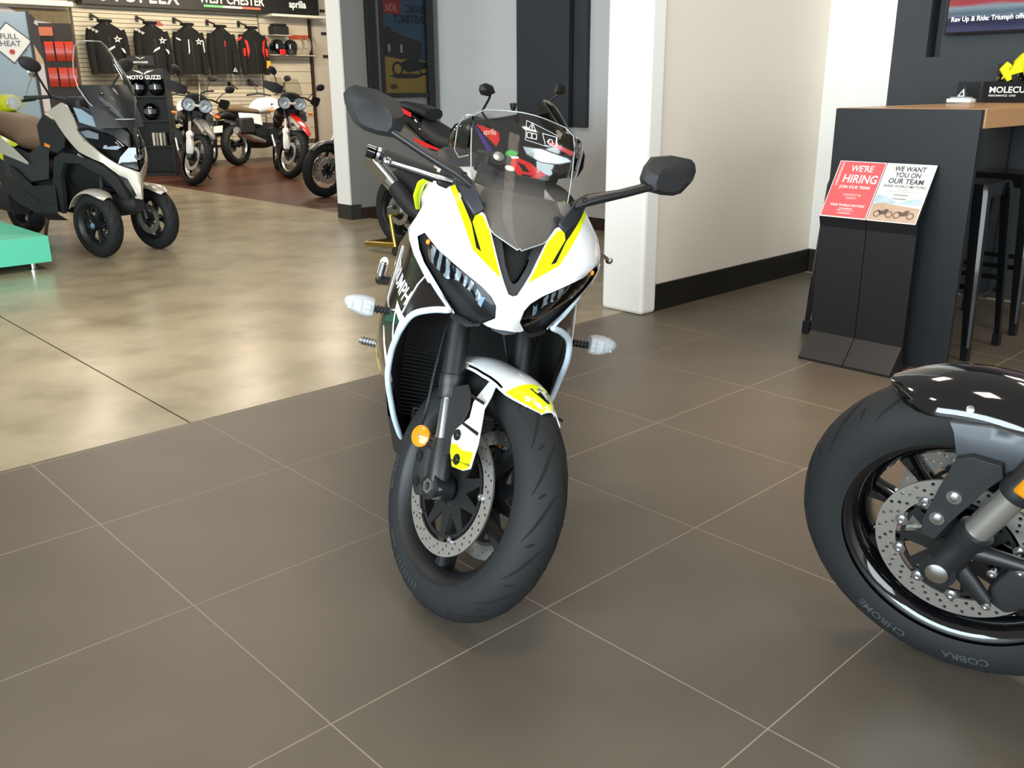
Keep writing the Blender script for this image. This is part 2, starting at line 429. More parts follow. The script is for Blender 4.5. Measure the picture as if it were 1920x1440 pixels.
# ------------------------------------------------------------------ wheels and discs (shared)
def wheel_matrix(c, n, up=(0, 0, 1)):
    """columns: axle, back, up"""
    n = Vector(n).normalized(); u = Vector(up).cross(n).normalized(); v = n.cross(u)
    M = Matrix((n, u, v)).transposed().to_4x4(); M.translation = Vector(c)
    return M
def tyre_prof(Rm, r, flat=1.0, lim=118, k=18):
    out = []
    for i in range(k+1):
        p = R(-lim + 2*lim*i/k)
        out.append((Rm + r*math.cos(p), r*math.sin(p)*flat))
    return out
def ring_pt(lat, rad, ang):            # angle from straight up towards the front
    return Vector((lat, -rad*math.sin(ang), rad*math.cos(ang)))
def make_tyre(M, parent, Rm, r, flat=1.0, grooves=0, text=None, n=64, knobs=0, mirror=1, lim=108, name='tyre'):
    t = MB().lathe(tyre_prof(Rm, r, flat, lim), (0, 0, 0), (1, 0, 0), n).xf(M).build(name, M_RUB, parent, 60)
    def on(phi, ang, lift=.0006):
        rr = r + lift
        return M @ ring_pt(rr*math.sin(phi)*flat, Rm + rr*math.cos(phi), ang)
    if grooves:
        g = MB()
        for k in range(grooves):
            a0 = 2*PI*k/grooves
            for sd in (-1, 1):
                off = 0 if sd < 0 else PI/grooves
                # one long curved slash and one short companion per side
                for (p0, p1, da, w, cur) in ((.08, 1.02, .27, .0068, .12), (.50, .80, .045, .0034, .0)):
                    rows = []; ns = 9
                    for i in range(ns+1):
                        tt = i/ns; ph = sd*(p0+(p1-p0)*tt); an = a0+off+da*tt + cur*math.sin(PI*tt*.5)*tt + (.16 if p0 > .5 else 0)
                        ww = w*(math.sin(PI*min(max(tt, .04), .96)))/Rm
                        rows.append([on(ph, an-ww), on(ph, an+ww)])
                    g.loft(rows, False, False)
        g.build('tread_groove_strip', M_GRV, t, 60)['kind'] = 'stuff'  # dark strips laid on the rubber stand in for the shade inside grooves
    if knobs:
        g = MB()
        for k in range(knobs):
            a0 = 2*PI*k/knobs; da = PI/knobs*.72
            for j, (q0, q1) in enumerate(((-.95, -.55), (-.45, -.05), (.05, .45), (.55, .95))):
                s_ = da*(.5 if j % 2 else 0)
                lo = [on(q0, a0+s_, 0), on(q1, a0+s_, 0), on(q1, a0+da+s_, 0), on(q0, a0+da+s_, 0)]
                hi = [on(q0, a0+s_, .006), on(q1, a0+s_, .006), on(q1, a0+da+s_, .006), on(q0, a0+da+s_, .006)]
                g.add(lo+hi, [(4, 5, 6, 7), (0, 1, 5, 4), (1, 2, 6, 5), (2, 3, 7, 6), (3, 0, 4, 7)])
        g.build('tread_block', M_RUB, t, 0)['kind'] = 'stuff'
    if text:
        for body, size, ang, side, bold in text:
            g = MB()
            ph0 = R(88)
            def f(x, y, ang=ang, side=side):
                ph = ph0 - y/r + .5*size/r*0
                rad = Rm + (r+.0008)*math.cos(ph)
                return M @ ring_pt(side*(r+.0008)*math.sin(ph)*flat, rad, ang - side*(-1)*0 - (x/(Rm*.97))*side*-1*(-1))
            g.text(body, size, f, bold=bold)
            g.build('sidewall_lettering', M_RLET, t, 0)
    return t
def make_disc(M, parent, lat, r0, r1, holes=10, rows=3, carrier=True, nb=5, name='brake_disc', th=.005, out=-1, tabs=False):
    """a drilled brake disc; out = side the face looks to"""
    n = 72
    outer = [(r1*math.cos(2*PI*i/n), r1*math.sin(2*PI*i/n)) for i in range(n)]
    inner = [(r0*math.cos(2*PI*i/n), r0*math.sin(2*PI*i/n)) for i in range(n)]
    hs = [inner]
    for k in range(holes):
        for j in range(rows):
            a = 2*PI*(k + j*.33)/holes; rr = r0 + (r1-r0)*(.22 + .56*j/max(1, rows-1)); q = (r1-r0)*.105
            hs.append([(rr*math.cos(a)+q*math.cos(2*PI*i/6), rr*math.sin(a)+q*math.sin(2*PI*i/6)) for i in range(6)])
    o, u, w = Vector((lat - out*-th*0, 0, 0)), Vector((0, 1, 0)), Vector((0, 0, 1))
    d = MB().patch(outer, lambda a, b, t: Vector((lat + (t if out < 0 else -t), a, b)), th, .05, holes=hs).xf(M).build(name, M_STEEL, parent, 30)
    if carrier:
        c = MB(); rc = r0-.008
        ring = lambda rr, k=40: [(rr*math.cos(2*PI*i/k), rr*math.sin(2*PI*i/k)) for i in range(k)]
        cut = []
        for k in range(nb*2):
            a0 = 2*PI*k/(nb*2)+.085; a1 = 2*PI*(k+1)/(nb*2)-.085
            ri, ro = rc*.50, rc*.93
            cut.append([(ri*math.cos((a0+a1)/2), ri*math.sin((a0+a1)/2)), (ro*math.cos(a0), ro*math.sin(a0)), (ro*math.cos((a0+a1)/2), ro*math.sin((a0+a1)/2)), (ro*math.cos(a1), ro*math.sin(a1))])
        c.patch(ring(rc), lambda a, b, t: Vector((lat + (.003+t if out < 0 else -.003-t), a, b)), .004, .03, holes=[ring(rc*.32, 24)]+cut)
        c.xf(M).build('disc_carrier', M_BLK, d, 30)
        for k in range(nb*2 if tabs else nb):
            bo = MB()
            a = 2*PI*k/(nb*2 if tabs else nb)+.3; rr = r0-.004
            bo.lathe([(0, 0), (.008, 0), (.008, .004), (.0045, .0045), (.0045, .002), (0, .002)], (lat, rr*math.cos(a), rr*math.sin(a)), (out, 0, 0), 12)
            if tabs: bo.lathe([(.013, -.003), (.013, 0), (0, 0)], (lat, (rr)*math.cos(a), rr*math.sin(a)), (out, 0, 0), 10)
            bo.xf(M).build('bobbin', M_ALU, d, 40)
    return d
def cast_rim(M, parent, rb, hw, spokes=5, mat_=None, fork=.0, lip=None, rot=0.0, hub=.035):
    """cast wheel: rim barrel, hub and spokes"""
    w = MB(); m = mat_ or M_BLK
    w.lathe([(rb-.004, -hw), (rb+.004, -hw), (rb+.004, -hw+.004), (rb-.006, -hw+.006), (rb-.024, -hw*.55), (rb-.03, 0), (rb-.024, hw*.55), (rb-.006, hw-.006), (rb+.004, hw-.004), (rb+.004, hw), (rb-.004, hw),
             (rb-.014, hw-.008), (rb-.034, hw*.5), (rb-.038, 0), (rb-.034, -hw*.5), (rb-.014, -hw+.008), (rb-.004, -hw)], (0, 0, 0), (1, 0, 0), 64)
    w.lathe([(.012, -hw*1.05), (hub, -hw*1.0), (hub*1.05, -hw*.4), (hub*1.05, hw*.4), (hub, hw*1.0), (.012, hw*1.05)], (0, 0, 0), (1, 0, 0), 24)
    for k in range(spokes):
        a = 2*PI*k/spokes + rot
        for sp in ((-fork, fork) if fork else (0,)):
            rows = []
            for t in (0, .25, .5, .75, 1):
                rr = hub*.8 + (rb-.034-hub*.8)*t; aa = a + sp*(t**1.5); wd = .013*(1-.35*math.sin(PI*t)) + (.006 if t == 1 else 0); dp = hw*.42
                c = ring_pt(0, rr, aa); tg = Vector((0, -math.cos(aa), -math.sin(aa)))
                rows.append([c + tg*x*wd + Vector((y*dp, 0, 0)) for x, y in ((-1, -.6), (-.5, -1), (.5, -1), (1, -.6), (1, .6), (.5, 1), (-.5, 1), (-1, .6))])
            w.loft(rows)
    return w.xf(M).build('wheel_rim', m, parent, 45)

# ------------------------------------------------------------------ the white and yellow sport motorcycle
tri = thing('sport_motorcycle', 'white and fluorescent yellow faired sport motorcycle parked front-on in the middle', 'motorcycle', (-.167, 1.889, 0), (0, R(12.6), R(8.9)))
SY, SZ = .065, .297                                        # front axle when the bars are straight
S_AX = Vector((0, math.sin(R(24.2)), math.cos(R(24.2)))); S_P = Vector((0, .0967, .2824))
STEER = Matrix.Translation(S_P) @ Matrix.Rotation(R(27.4), 4, S_AX) @ Matrix.Translation(-S_P)

FC = [(0,.70,-.005),(0,.735,-.022),(0,.79,.0),(0,.84,.02),(0,.89,.045),(0,.95,.09),(0,1.02,.15),(.036,.772,.0),(.042,.717,.02),(.032,.818,.018),(.061,.896,.068),(.113,.721,.07),(.152,.978,.146),(.211,.865,.13),(.131,1.0,.13),(.18,.93,.14),(.12,.80,.05),(.08,.75,.03),(.24,.93,.26),(.245,.86,.24),(.20,.79,.16),(.16,.74,.12),(.22,1.0,.28)]
front = tps([(x, z, y) for x, z, y in FC] + [(-x, z, y) for x, z, y in FC if x])
def FR(off):
    return lambda x, z, d: Vector((x, front(x, z) + off + d, z))
M_STREAK = bpy.data.materials.new('painted_streak_reflector'); M_STREAK.use_nodes = True  # black and white wave bands put chrome reflections into the base colour
nt = M_STREAK.node_tree; b_ = nt.nodes['Principled BSDF']; wv = nt.nodes.new('ShaderNodeTexWave'); wv.inputs['Scale'].default_value = 17; wv.inputs['Distortion'].default_value = 6; wv.inputs['Detail'].default_value = 2
tc_ = nt.nodes.new('ShaderNodeTexCoord'); rp_ = nt.nodes.new('ShaderNodeValToRGB'); rp_.color_ramp.elements[0].position = .42; rp_.color_ramp.elements[0].color = (.01, .011, .012, 1); rp_.color_ramp.elements[1].position = .62; rp_.color_ramp.elements[1].color = (.82, .88, .92, 1)
nt.links.new(tc_.outputs['Object'], wv.inputs['Vector']); nt.links.new(wv.outputs[0], rp_.inputs[0]); nt.links.new(rp_.outputs[0], b_.inputs['Base Color']); b_.inputs['Metallic'].default_value = .4; b_.inputs['Roughness'].default_value = .18
COWL = [(0,.786),(.01,.789),(.022,.81),(.035,.837),(.051,.876),(.063,.905),(.08,.936),(.102,.95),(.122,.969),(.15,.98),(.159,.975),(.182,.95),(.206,.925),(.217,.895),(.23,.862),(.211,.856),(.199,.87),(.166,.843),(.12,.819),(.068,.793),(.043,.776),(.031,.76),(.027,.733),(.046,.711),(.037,.708),(.02,.709),(0,.712)]
STRIP = [(.23,.862),(.224,.839),(.21,.811),(.195,.791),(.167,.755),(.144,.737),(.114,.718),(.11,.712),(.106,.714),(.11,.7195),(.134,.744),(.16,.773),(.187,.803),(.202,.829),(.211,.856)]
YEL = [(.159,.975),(.15,.982),(.107,.913),(.09,.867),(.078,.861),(.105,.917),(.1,.936),(.084,.933),(.065,.904),(.05,.864),(.03,.817),(.077,.848),(.098,.863)]
STR = [(.15,.981),(.122,.969),(.102,.95),(.1,.936),(.105,.917),(.078,.861),(.09,.867),(.107,.913)]
HOUS = [(.199,.87),(.211,.856),(.202,.829),(.187,.803),(.16,.773),(.134,.744),(.11,.719),(.106,.713),(.063,.704),(.048,.711),(.027,.733),(.031,.76),(.043,.776),(.068,.793),(.12,.819),(.166,.843)]
LENS = [(.191,.857),(.165,.84),(.119,.817),(.068,.791),(.045,.775),(.034,.759),(.029,.735),(.047,.721),(.065,.729),(.103,.758),(.155,.79),(.18,.817),(.19,.846)]
REFL = [(.184,.852),(.119,.813),(.083,.794),(.062,.771),(.058,.753),(.074,.759),(.081,.771),(.116,.788),(.138,.784),(.172,.808)]
full = COWL + [(-x, z) for x, z in reversed(COWL[1:-1])]
cw = MB().patch(full, FR(0), .006, .016).build('fairing_cowl', M_WHT, tri, 50)
for s in (-1, 1):
    MB().patch(sgn_poly(STRIP, s), FR(0), .006, .016).build('fairing_edge', M_WHT, tri, 50)
    MB().patch(sgn_poly(YEL, s), FR(-.0012), 0, .012).build('yellow_stripe', M_YEL, cw, 50)
    MB().patch(sgn_poly(STR, s), FR(-.0009), 0, .012).build('black_stripe', M_BLKG, cw, 50)
    h = MB().patch(sgn_poly(HOUS, s), FR(.016), .02, .014)
    hp = sgn_poly(HOUS, s)
    h.loft([[FR(.001)(x, z, 0) for x, z in hp], [FR(.017)(x, z, 0) for x, z in hp]], True, False)
    hl = h.build('headlight', M_BLK, tri, 35)
    MB().patch(sgn_poly(REFL, s), lambda x, z, d: Vector((x, front(x, z)+.012+.0035*math.sin(x*330+z*120), z)), 0, .006).build('reflector', M_STREAK, hl, 30)
    MB().patch(sgn_poly([(.058,.745),(.066,.752),(.064,.768),(.054,.77)], s), FR(.010), 0, .01).build('light_guide', mat('daylight_strip', '#bfe0f2', .2), hl)
    MB().patch(sgn_poly(LENS, s), FR(.003), .002, .012).build('lens', G_LENS, hl, 50)
    MB().ell(FR(.002)(s*.189, .853, 0), (.005, .004, .006)).build('amber_marker', M_ORG, hl)
    # ribbed black underside below the lamp
    u = MB().patch(sgn_poly([(.11,.719),(.106,.713),(.063,.704),(.048,.711),(.05,.70),(.075,.688),(.11,.698)], s), FR(.012), .01, .012)
    for k in range(8):
        x = .06+.006*k; u.tube([FR(.009)(s*x, .712, 0), FR(.011)(s*(x+.004), .698, 0)], .0012, 5)
    u.build('headlight_surround', M_BLKM, tri, 40)
# central intake
VOUT = [(.063,.905),(.051,.876),(.035,.837),(.022,.81),(.01,.79),(0,.786)]
VIN = [(.037,.895),(.024,.846),(.009,.815),(0,.809)]
vo = VOUT + [(-x, z) for x, z in reversed(VOUT[:-1])] + [(-.04, .93), (.04, .93)]
vi = VIN + [(-x, z) for x, z in reversed(VIN[:-1])] + [(-.02, .915), (.02, .915)]
it = MB().patch(vo, FR(.008), .004, .012, holes=[vi]).build('intake_surround', mat('dark_grey_satin', '#2a2b2d', .45), tri, 40)
MB().patch(vi, FR(.03), .004, .014).build('intake_mesh', M_DARK, it)
MB().patch([(-.034,.711),(0,.722),(.034,.711),(.026,.702),(0,.698),(-.026,.702)], FR(.006), .006, .012).build('nose_sensor', mat('slate_plastic', '#454b54', .4), tri, 40)

# windscreen
SCR = [(.885,.030,.004,.0),(.905,.052,.055,.012),(.935,.082,.092,.022),(.97,.112,.108,.028),(1.02,.150,.116,.034),(1.07,.187,.121,.038),(1.115,.222,.124,.042),(1.14,.243,.120,.042),(1.155,.256,.098,.03),(1.163,.263,.05,.01)]
def scr_surf(off):
    rows = []
    for z, yc, hwid, sw in SCR:
        rows.append([Vector((hwid*t, yc + off + sw*t*t, z - .004*t*t)) for t in [-1+i/8 for i in range(17)]])
    return rows
sr = [r for r in scr_surf(0)]; sb = [r for r in scr_surf(.004)]
sc = MB()
sc.loft(sr, False, False); sc.loft(sb, False, False)
edge = [r[0] for r in sr] + sr[-1][1:-1] + [r[-1] for r in reversed(sr)] + list(reversed(sr[0][1:-1]))
edgb = [r[0] for r in sb] + sb[-1][1:-1] + [r[-1] for r in reversed(sb)] + list(reversed(sb[0][1:-1]))
G_SCR = bpy.data.materials.new('tinted_hazed_screen'); G_SCR.use_nodes = True
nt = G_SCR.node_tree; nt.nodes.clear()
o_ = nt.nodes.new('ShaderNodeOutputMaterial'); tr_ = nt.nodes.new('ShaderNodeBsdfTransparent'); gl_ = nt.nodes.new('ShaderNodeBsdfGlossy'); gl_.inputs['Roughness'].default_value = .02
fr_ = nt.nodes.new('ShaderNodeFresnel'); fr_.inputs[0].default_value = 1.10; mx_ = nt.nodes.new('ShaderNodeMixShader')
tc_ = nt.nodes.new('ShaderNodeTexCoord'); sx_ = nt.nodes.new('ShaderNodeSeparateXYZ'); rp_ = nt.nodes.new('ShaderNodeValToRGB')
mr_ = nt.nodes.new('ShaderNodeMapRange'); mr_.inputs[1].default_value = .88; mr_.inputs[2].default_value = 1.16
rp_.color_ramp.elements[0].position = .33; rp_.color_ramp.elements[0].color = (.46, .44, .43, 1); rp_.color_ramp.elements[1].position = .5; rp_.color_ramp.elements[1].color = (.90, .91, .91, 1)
df_ = nt.nodes.new('ShaderNodeBsdfDiffuse'); df_.inputs[0].default_value = (.42, .38, .35, 1); m2_ = nt.nodes.new('ShaderNodeMixShader')  # brown-grey diffuse paints reflected haze low on the screen, on top of the tint
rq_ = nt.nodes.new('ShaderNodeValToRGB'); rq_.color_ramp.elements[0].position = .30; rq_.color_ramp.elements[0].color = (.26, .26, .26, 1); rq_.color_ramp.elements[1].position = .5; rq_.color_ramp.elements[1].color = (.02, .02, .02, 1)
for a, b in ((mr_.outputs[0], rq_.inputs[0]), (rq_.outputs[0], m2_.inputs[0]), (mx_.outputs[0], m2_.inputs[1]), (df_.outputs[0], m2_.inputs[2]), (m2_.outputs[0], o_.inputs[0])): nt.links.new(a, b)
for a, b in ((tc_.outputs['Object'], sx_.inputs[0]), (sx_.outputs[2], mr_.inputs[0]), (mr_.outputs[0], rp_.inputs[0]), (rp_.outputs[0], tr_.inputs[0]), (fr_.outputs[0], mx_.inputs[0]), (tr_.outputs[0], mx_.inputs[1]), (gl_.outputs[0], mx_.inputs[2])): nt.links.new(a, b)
ws = sc.build('windscreen', G_SCR, tri, 60)
MB().tube(edge+[edge[0]], .0015, 6).build('screen_edge', mat('painted_edge_glow', '#a9adad', .15, coat=.6), ws, 60)  # pale opaque tube paints the bright glow of the acrylic edge
for s in (-1, 1):   # clear wind tabs at the screen's sides
    f = lambda x, z, d, s=s: Vector((s*x, .25+(x-.12)*1.3+d, z))
    MB().patch([(.122,1.135),(.140,1.13),(.152,1.105),(.150,1.05),(.138,1.035),(.120,1.045)], f, .003, .02).build('wind_deflector', G_CLEAR, tri, 50)
    dl = [f(x, z, .0015) for x, z in ((.122,1.135),(.140,1.13),(.152,1.105),(.150,1.05),(.138,1.035),(.120,1.045))]
    MB().tube(dl, .0014, 6).build('deflector_edge', mat('painted_edge_glow', '#c9cdcd', .15, coat=.6), tri, 60)  # bright edge line painted as a pale tube, as on the screen
# printed pictograms on the screen
pg = MB()
def onscr(x, z):
    for k in range(len(SCR)-1):
        if SCR[k][0] <= z <= SCR[k+1][0]:
            t = (z-SCR[k][0])/(SCR[k+1][0]-SCR[k][0]); yc, h, sw = [SCR[k][i]*(1-t)+SCR[k+1][i]*t for i in (1, 2, 3)]
            return Vector((x, yc + sw*(x/h)**2 - .0012, z - .004*(x/h)**2))
    return Vector((x, .25, z))
def outline(pts, w=.0008):
    for i in range(len(pts)):
        p, q = pts[i], pts[(i+1) % len(pts)]; n = 3
        pg.tube([onscr(p[0]+(q[0]-p[0])*t/n, p[1]+(q[1]-p[1])*t/n) for t in range(n+1)], w, 4)
outline([(.0, 1.128), (.010, 1.146), (.020, 1.128)]); outline([(.0095, 1.133), (.0105, 1.133), (.0105, 1.14), (.0095, 1.14)])
outline([(-.001, 1.112), (.022, 1.112), (.022, 1.123), (-.001, 1.123)]); outline([(.010, 1.112), (.011, 1.112), (.011, 1.123), (.010, 1.123)])
outline([(.036, 1.128), (.072, 1.127), (.072, 1.108), (.045, 1.103)]); outline([(.05, 1.111), (.056, 1.108), (.064, 1.111), (.061, 1.119), (.053, 1.119)])
outline([(-.004, 1.148), (.074, 1.131), (.074, 1.100), (-.004, 1.106)], .0005)
pg.build('pictogram', M_LETW, ws, 0)
for s in (-1, 1):
    MB().lathe([(0, .004), (.007, .003), (.008, 0)], onscr(s*.085, .955), (0, -1, .4), 12).build('screen_screw', M_BLKM, ws)
# instrument pod and inner trim behind the screen
MB().box((0, .26, .985), (.15, .03, .08), rx=R(-30)).build('instrument_display', M_BLKM, tri, 30, bevel=.008)
inn = MB()
inn.loft([[Vector((s, front(abs(s)*1.0, z)+.035, z)) for s in [-.13+.26*i/8 for i in range(9)]] for z in (.86, .92, .97, .99)], False, False)
inn.build('inner_cowl', mat('slate_inner_trim', '#77716c', .5), tri, 50)
MB().cyl((-.045, .30, 1.04), (-.045, .286, 1.052), .02, 18).build('lock_bezel', M_BLKM, tri)
lk = MB().lathe([(.013, 0), (.013, .002), (.009, .003), (0, .003)], (-.046, .284, 1.054), (0, -.75, .65), 20).build('ignition_lock', M_ALU, tri)
MB().box((-.05, .325, 1.035), (.075, .05, .05), rz=R(27)).build('triple_clamp_cover', M_BLKM, tri, 30, bevel=.006)
MB().cyl((-.018, .27, 1.02), (-.018, .262, 1.035), .011, 16).build('steering_nut', M_ALU, tri)

# mirrors
for s in (-1, 1):
    mr = MB()
    OUT = [(.398,1.143),(.347,1.142),(.298,1.129),(.281,1.104),(.278,1.076),(.290,1.054),(.327,1.052),(.365,1.056),(.389,1.067),(.412,1.1),(.418,1.119),(.410,1.135)]
    cx, cz = .35, 1.094
    rows = []
    for off, sc_ in ((.034, .96), (.022, 1.0), (.0, .985), (-.012, .86), (-.022, .62)):
        rows.append([Vector((s*(cx+(x-cx)*sc_), .20+.25*(x-cx)+off + (.010 if z > 1.11 else 0), cz+(z-cz)*sc_ - (.008 if sc_ < .9 else 0))) for x, z in OUT])
    mr.loft(rows)
    mo = mr.build('mirror', M_BLKM, tri, 28)
    MB().patch([(cx+(x-cx)*.88, cz+(z-cz)*.88) for x, z in OUT], lambda x, z, d, s=s: Vector((s*x, .2305+.25*(x-cx)+d, z)), .001, .05).build('mirror_glass', mat('mirror_glass', '#dfe6ea', .02, metal=1), mo, 0)
    st = MB().tube([Vector((s*.115, .12, .988)), Vector((s*.15, .131, 1.008)), Vector((s*.23, .155, 1.036)), Vector((s*.285, .176, 1.058)), Vector((s*.305, .190, 1.066))], [.014, .021, .0165, .0165, .022], 12, flat=.62)
    st.build('mirror_stalk', M_BLK, tri, 50)
    MB().lathe([(.006, .002), (.006, .006), (.003, .007), (0, .004)], (s*.137, .117, 1.008), (0, -1, .5), 6).build('mirror_bolt', M_GUN, tri, 30)
    MB().loft([[Vector((s*x, front(x, z)+y, z)) for x, z, y in q] for q in ([(.155,.995,-.010),(.118,1.005,-.016),(.118,.985,.03),(.155,.98,.03)], [(.13,.958,-.010),(.098,.974,-.014),(.098,.955,.03),(.13,.945,.03)], [(.104,.93,-.006),(.082,.948,-.008),(.08,.938,.02),(.10,.922,.02)])]).build('mirror_bracket', mat('bracket_blue_black', '#23262b', .35), tri, 40, bevel=.004)

# side fairings
SC_ = [(.06,.72,.115),(.1,.70,.15),(.15,.667,.187),(.2,.60,.205),(.25,.55,.212),(.28,.48,.208),(.31,.42,.19),(.36,.30,.14),(.2,.75,.200),(.25,.83,.215),(.3,.77,.216),(.35,.60,.243),(.4,.70,.228),(.5,.7,.226),(.5,.5,.235),(.5,.35,.17),(.7,.7,.21),(.7,.5,.21),(.7,.3,.14),(.13,.79,.178),(.45,.25,.10),(.3,.85,.216)]
side = tps(SC_)
def SD(s, off=0.0):
    return lambda y, z, d: Vector((s*(side(y, z) + off - d), y, z))
BORD = [(.062,.7195),(.10,.706),(.15,.677),(.19,.63),(.22,.59),(.25,.55),(.27,.50),(.285,.46),(.305,.42),(.33,.36),(.365,.295)]
PANEL = [(.065,.722),(.10,.75),(.14,.785),(.175,.815),(.215,.85),(.30,.86),(.45,.80),(.60,.76),(.66,.60),(.64,.40),(.56,.27),(.42,.235),(.372,.29)] + [(y, z) for y, z in reversed(BORD[1:-1])]
for s in (-1, 1):
    p = MB().patch(PANEL, SD(s), .005, .03).build('side_fairing', mat('black_pearl_paint', '#130f0d', .2, coat=.35, var=.3, vscale=9), tri, 50)
    e = MB()
    path = smooth_path([SD(s, .001)(y, z, 0) for y, z in BORD], 4)
    e.tube(path, [.006]+[.0078]*(len(path)-2)+[.005], 10)
    e.tube(smooth_path([SD(s, .001)(y, z, 0) for y, z in ((.062,.7195),(.075,.733),(.10,.755),(.14,.79),(.17,.815))], 3), .0045, 6)
    e.build('fairing_border', mat('pale_blue_white_paint', '#cfe0ee', .25, coat=.5), tri, 60)
    # curved white keyline and the maker's lettering
    k = MB()
    k.tube([SD(s, .001)(y, z, 0) for y, z in ((.20,.665),(.185,.70),(.16,.745),(.13,.775))], .0018, 5)
    k.tube([SD(s, .001)(y, z, 0) for y, z in ((.40,.79),(.41,.72),(.36,.66),(.30,.645),(.24,.66))], .0022, 5)
    k.build('keyline', M_LETW, p, 0)
    dirv = Vector((-.26, -.115)).normalized() if s < 0 else Vector((.26, .115)).normalized()
    upv = Vector((.115, -.26)).normalized()*-1 if s < 0 else Vector((-.115, .26)).normalized()
    if s < 0: upv = Vector((-dirv[1]*-1, 0)) if False else Vector((-.40, .915))
    else: upv = Vector((-.40, .915))
    base = Vector((.290, .722)); dirv = Vector((s*.979, s*.206)); upv = Vector((-.55, .835))
    MB().text('TRIUMPH', .064, lambda x, y, s=s: SD(s, .0012)(base[0]+dirv[0]*x+upv[0]*(y-.02), base[1]+dirv[1]*x+upv[1]*(y-.02), 0), bold=.02, sx=.80).build('lettering', M_LETW, p, 0)
    MB().patch([(.254,.682),(.182,.658),(.205,.612),(.238,.566)], SD(s, .0012), 0, .012, holes=[[(.240,.655),(.205,.643),(.216,.622),(.232,.598)]]).build('white_flash', M_LETW, p, 0)
    MB().patch([(.27,.52),(.31,.60),(.318,.60),(.284,.50)], SD(s, .001), 0, .02).build('white_flash', M_LETW, p, 0)
    MB().patch([(.40,.50),(.50,.54),(.58,.46),(.50,.42),(.42,.44)], SD(s, .001), 0, .03).build('yellow_flash', M_YEL, p, 50)
    # front turn signal on a ribbed stalk
    sg = MB()
    for k_ in range(5): sg.lathe([(.0095, 0), (.0095, .005), (.006, .006), (.006, .008), (.0095, .009)], (s*(.232+.009*k_), .268, .648), (s, 0, 0), 12)
    so = sg.build('turn_signal', M_BLKM, tri, 30)
    # boat-shaped lens: deep and square at the stalk, tapering to the tip
    rows = []
    for x, ry, rz, dz in ((.270, .010, .012, 0), (.272, .020, .022, 0), (.285, .022, .025, 0), (.305, .020, .024, .002), (.325, .015, .019, .004), (.338, .009, .011, .006), (.343, .003, .004, .007)):
        rows.append([Vector((s*x, .266+ry*math.copysign(abs(math.cos(t))**.7, math.cos(t)), .652+dz+rz*math.copysign(abs(math.sin(t))**.7, math.sin(t)))) for t in [2*PI*j/14 for j in range(14)]])
    MB().loft(rows).build('signal_lens', G_SIGNAL, so, 40)
    rf = MB()
    for i in range(5):
        for j in (-1, 0, 1): rf.box((s*(.283+.011*i), .262, .652+j*.012*(1-i*.15)), (.009, .018, .0095), rz=.3*(i % 2-.5))
    rf.build('signal_reflector', M_REFL, so, 0, bevel=.001)
# radiator, inner ducts, engine block
rad = MB().box((0, .44, .52), (.34, .035, .34), rx=R(12)).build('radiator', M_DARK, tri, 0)
rf = MB()
for k in range(34): rf.box((0, .420+.0021*(k-17), .52+.0095*(k-17)), (.33, .004, .0022))
rf.build('radiator_fin', mat('radiator_black', '#131416', .5), rad, 0)
MB().box((0, .62, .50), (.30, .30, .34)).box((0, .6, .3), (.26, .34, .16)).build('engine', M_GUN, tri, 30, bevel=.02)
for s in (-1, 1):
    MB().loft([[Vector((s*.20, .24, .66)), Vector((s*.205, .28, .50)), Vector((s*.14, .36, .32))], [Vector((s*.17, .42, .68)), Vector((s*.17, .43, .50)), Vector((s*.13, .46, .32))]], False, False).build('inner_duct', M_DARK, tri, 40)
    MB().loft([[Vector((s*.115, .075, .712)), Vector((s*.17, .14, .74)), Vector((s*.215, .22, .84))], [Vector((s*.10, .35, .70)), Vector((s*.15, .36, .76)), Vector((s*.19, .38, .86))]], False, False).build('inner_duct', M_DARK, tri, 40)
MB().box((0, .22, .705), (.20, .26, .02)).box((0, .14, .80), (.14, .10, .16)).box((0, .20, .92), (.18, .10, .10)).build('headlight_bracket', M_DARK, tri, 0)
# belly pan, exhaust and lower fairing
bp = MB()
bp.loft([[Vector((x, y, z)) for x, z in ((-w, .30), (-w*.8, .20), (-w*.3, .165), (w*.3, .165), (w*.8, .20), (w, .30))] for y, w in ((.40, .13), (.52, .17), (.75, .17), (.95, .12))], False, False)
bp.build('belly_pan', M_BLKM, tri, 40)
# tank
def sect(y, hw, top, bot, n=14, pw=.75):
    out = []
    for j in range(n):
        t = 2*PI*j/n
        out.append(Vector((hw*math.copysign(abs(math.cos(t))**pw, math.cos(t)), y, (top+bot)/2 + (top-bot)/2*math.copysign(abs(math.sin(t))**pw, math.sin(t)))))
    return out
tk = MB().loft([sect(.40, .10, .95, .84), sect(.44, .165, .985, .82), sect(.55, .185, 1.01, .80), sect(.68, .17, 1.0, .78), sect(.80, .12, .93, .77), sect(.86, .08, .88, .78)]).build('fuel_tank', M_WHT, tri, 60)
for s in (-1, 1):
    MB().tube([Vector((s*.172, .45, .97)), Vector((s*.193, .52, .94)), Vector((s*.192, .60, .90)), Vector((s*.18, .66, .86))], [.006, .011, .011, .006], 8, flat=.7).build('yellow_flash', M_YEL, tk, 50)
    MB().loft([[Vector((s*.205, .27, .925)), Vector((s*.225, .27, .86))], [Vector((s*.222, .36, .935)), Vector((s*.24, .36, .86))], [Vector((s*.19, .50, .90)), Vector((s*.22, .50, .82))]], False, False).build('side_cover', M_BLK, tri, 50) if s > 0 else None
MB().loft([sect(.82, .09, .87, .77), sect(.95, .14, .85, .76), sect(1.12, .14, .86, .77), sect(1.20, .09, .88, .79)]).build('rider_seat', M_SEAT, tri, 60)
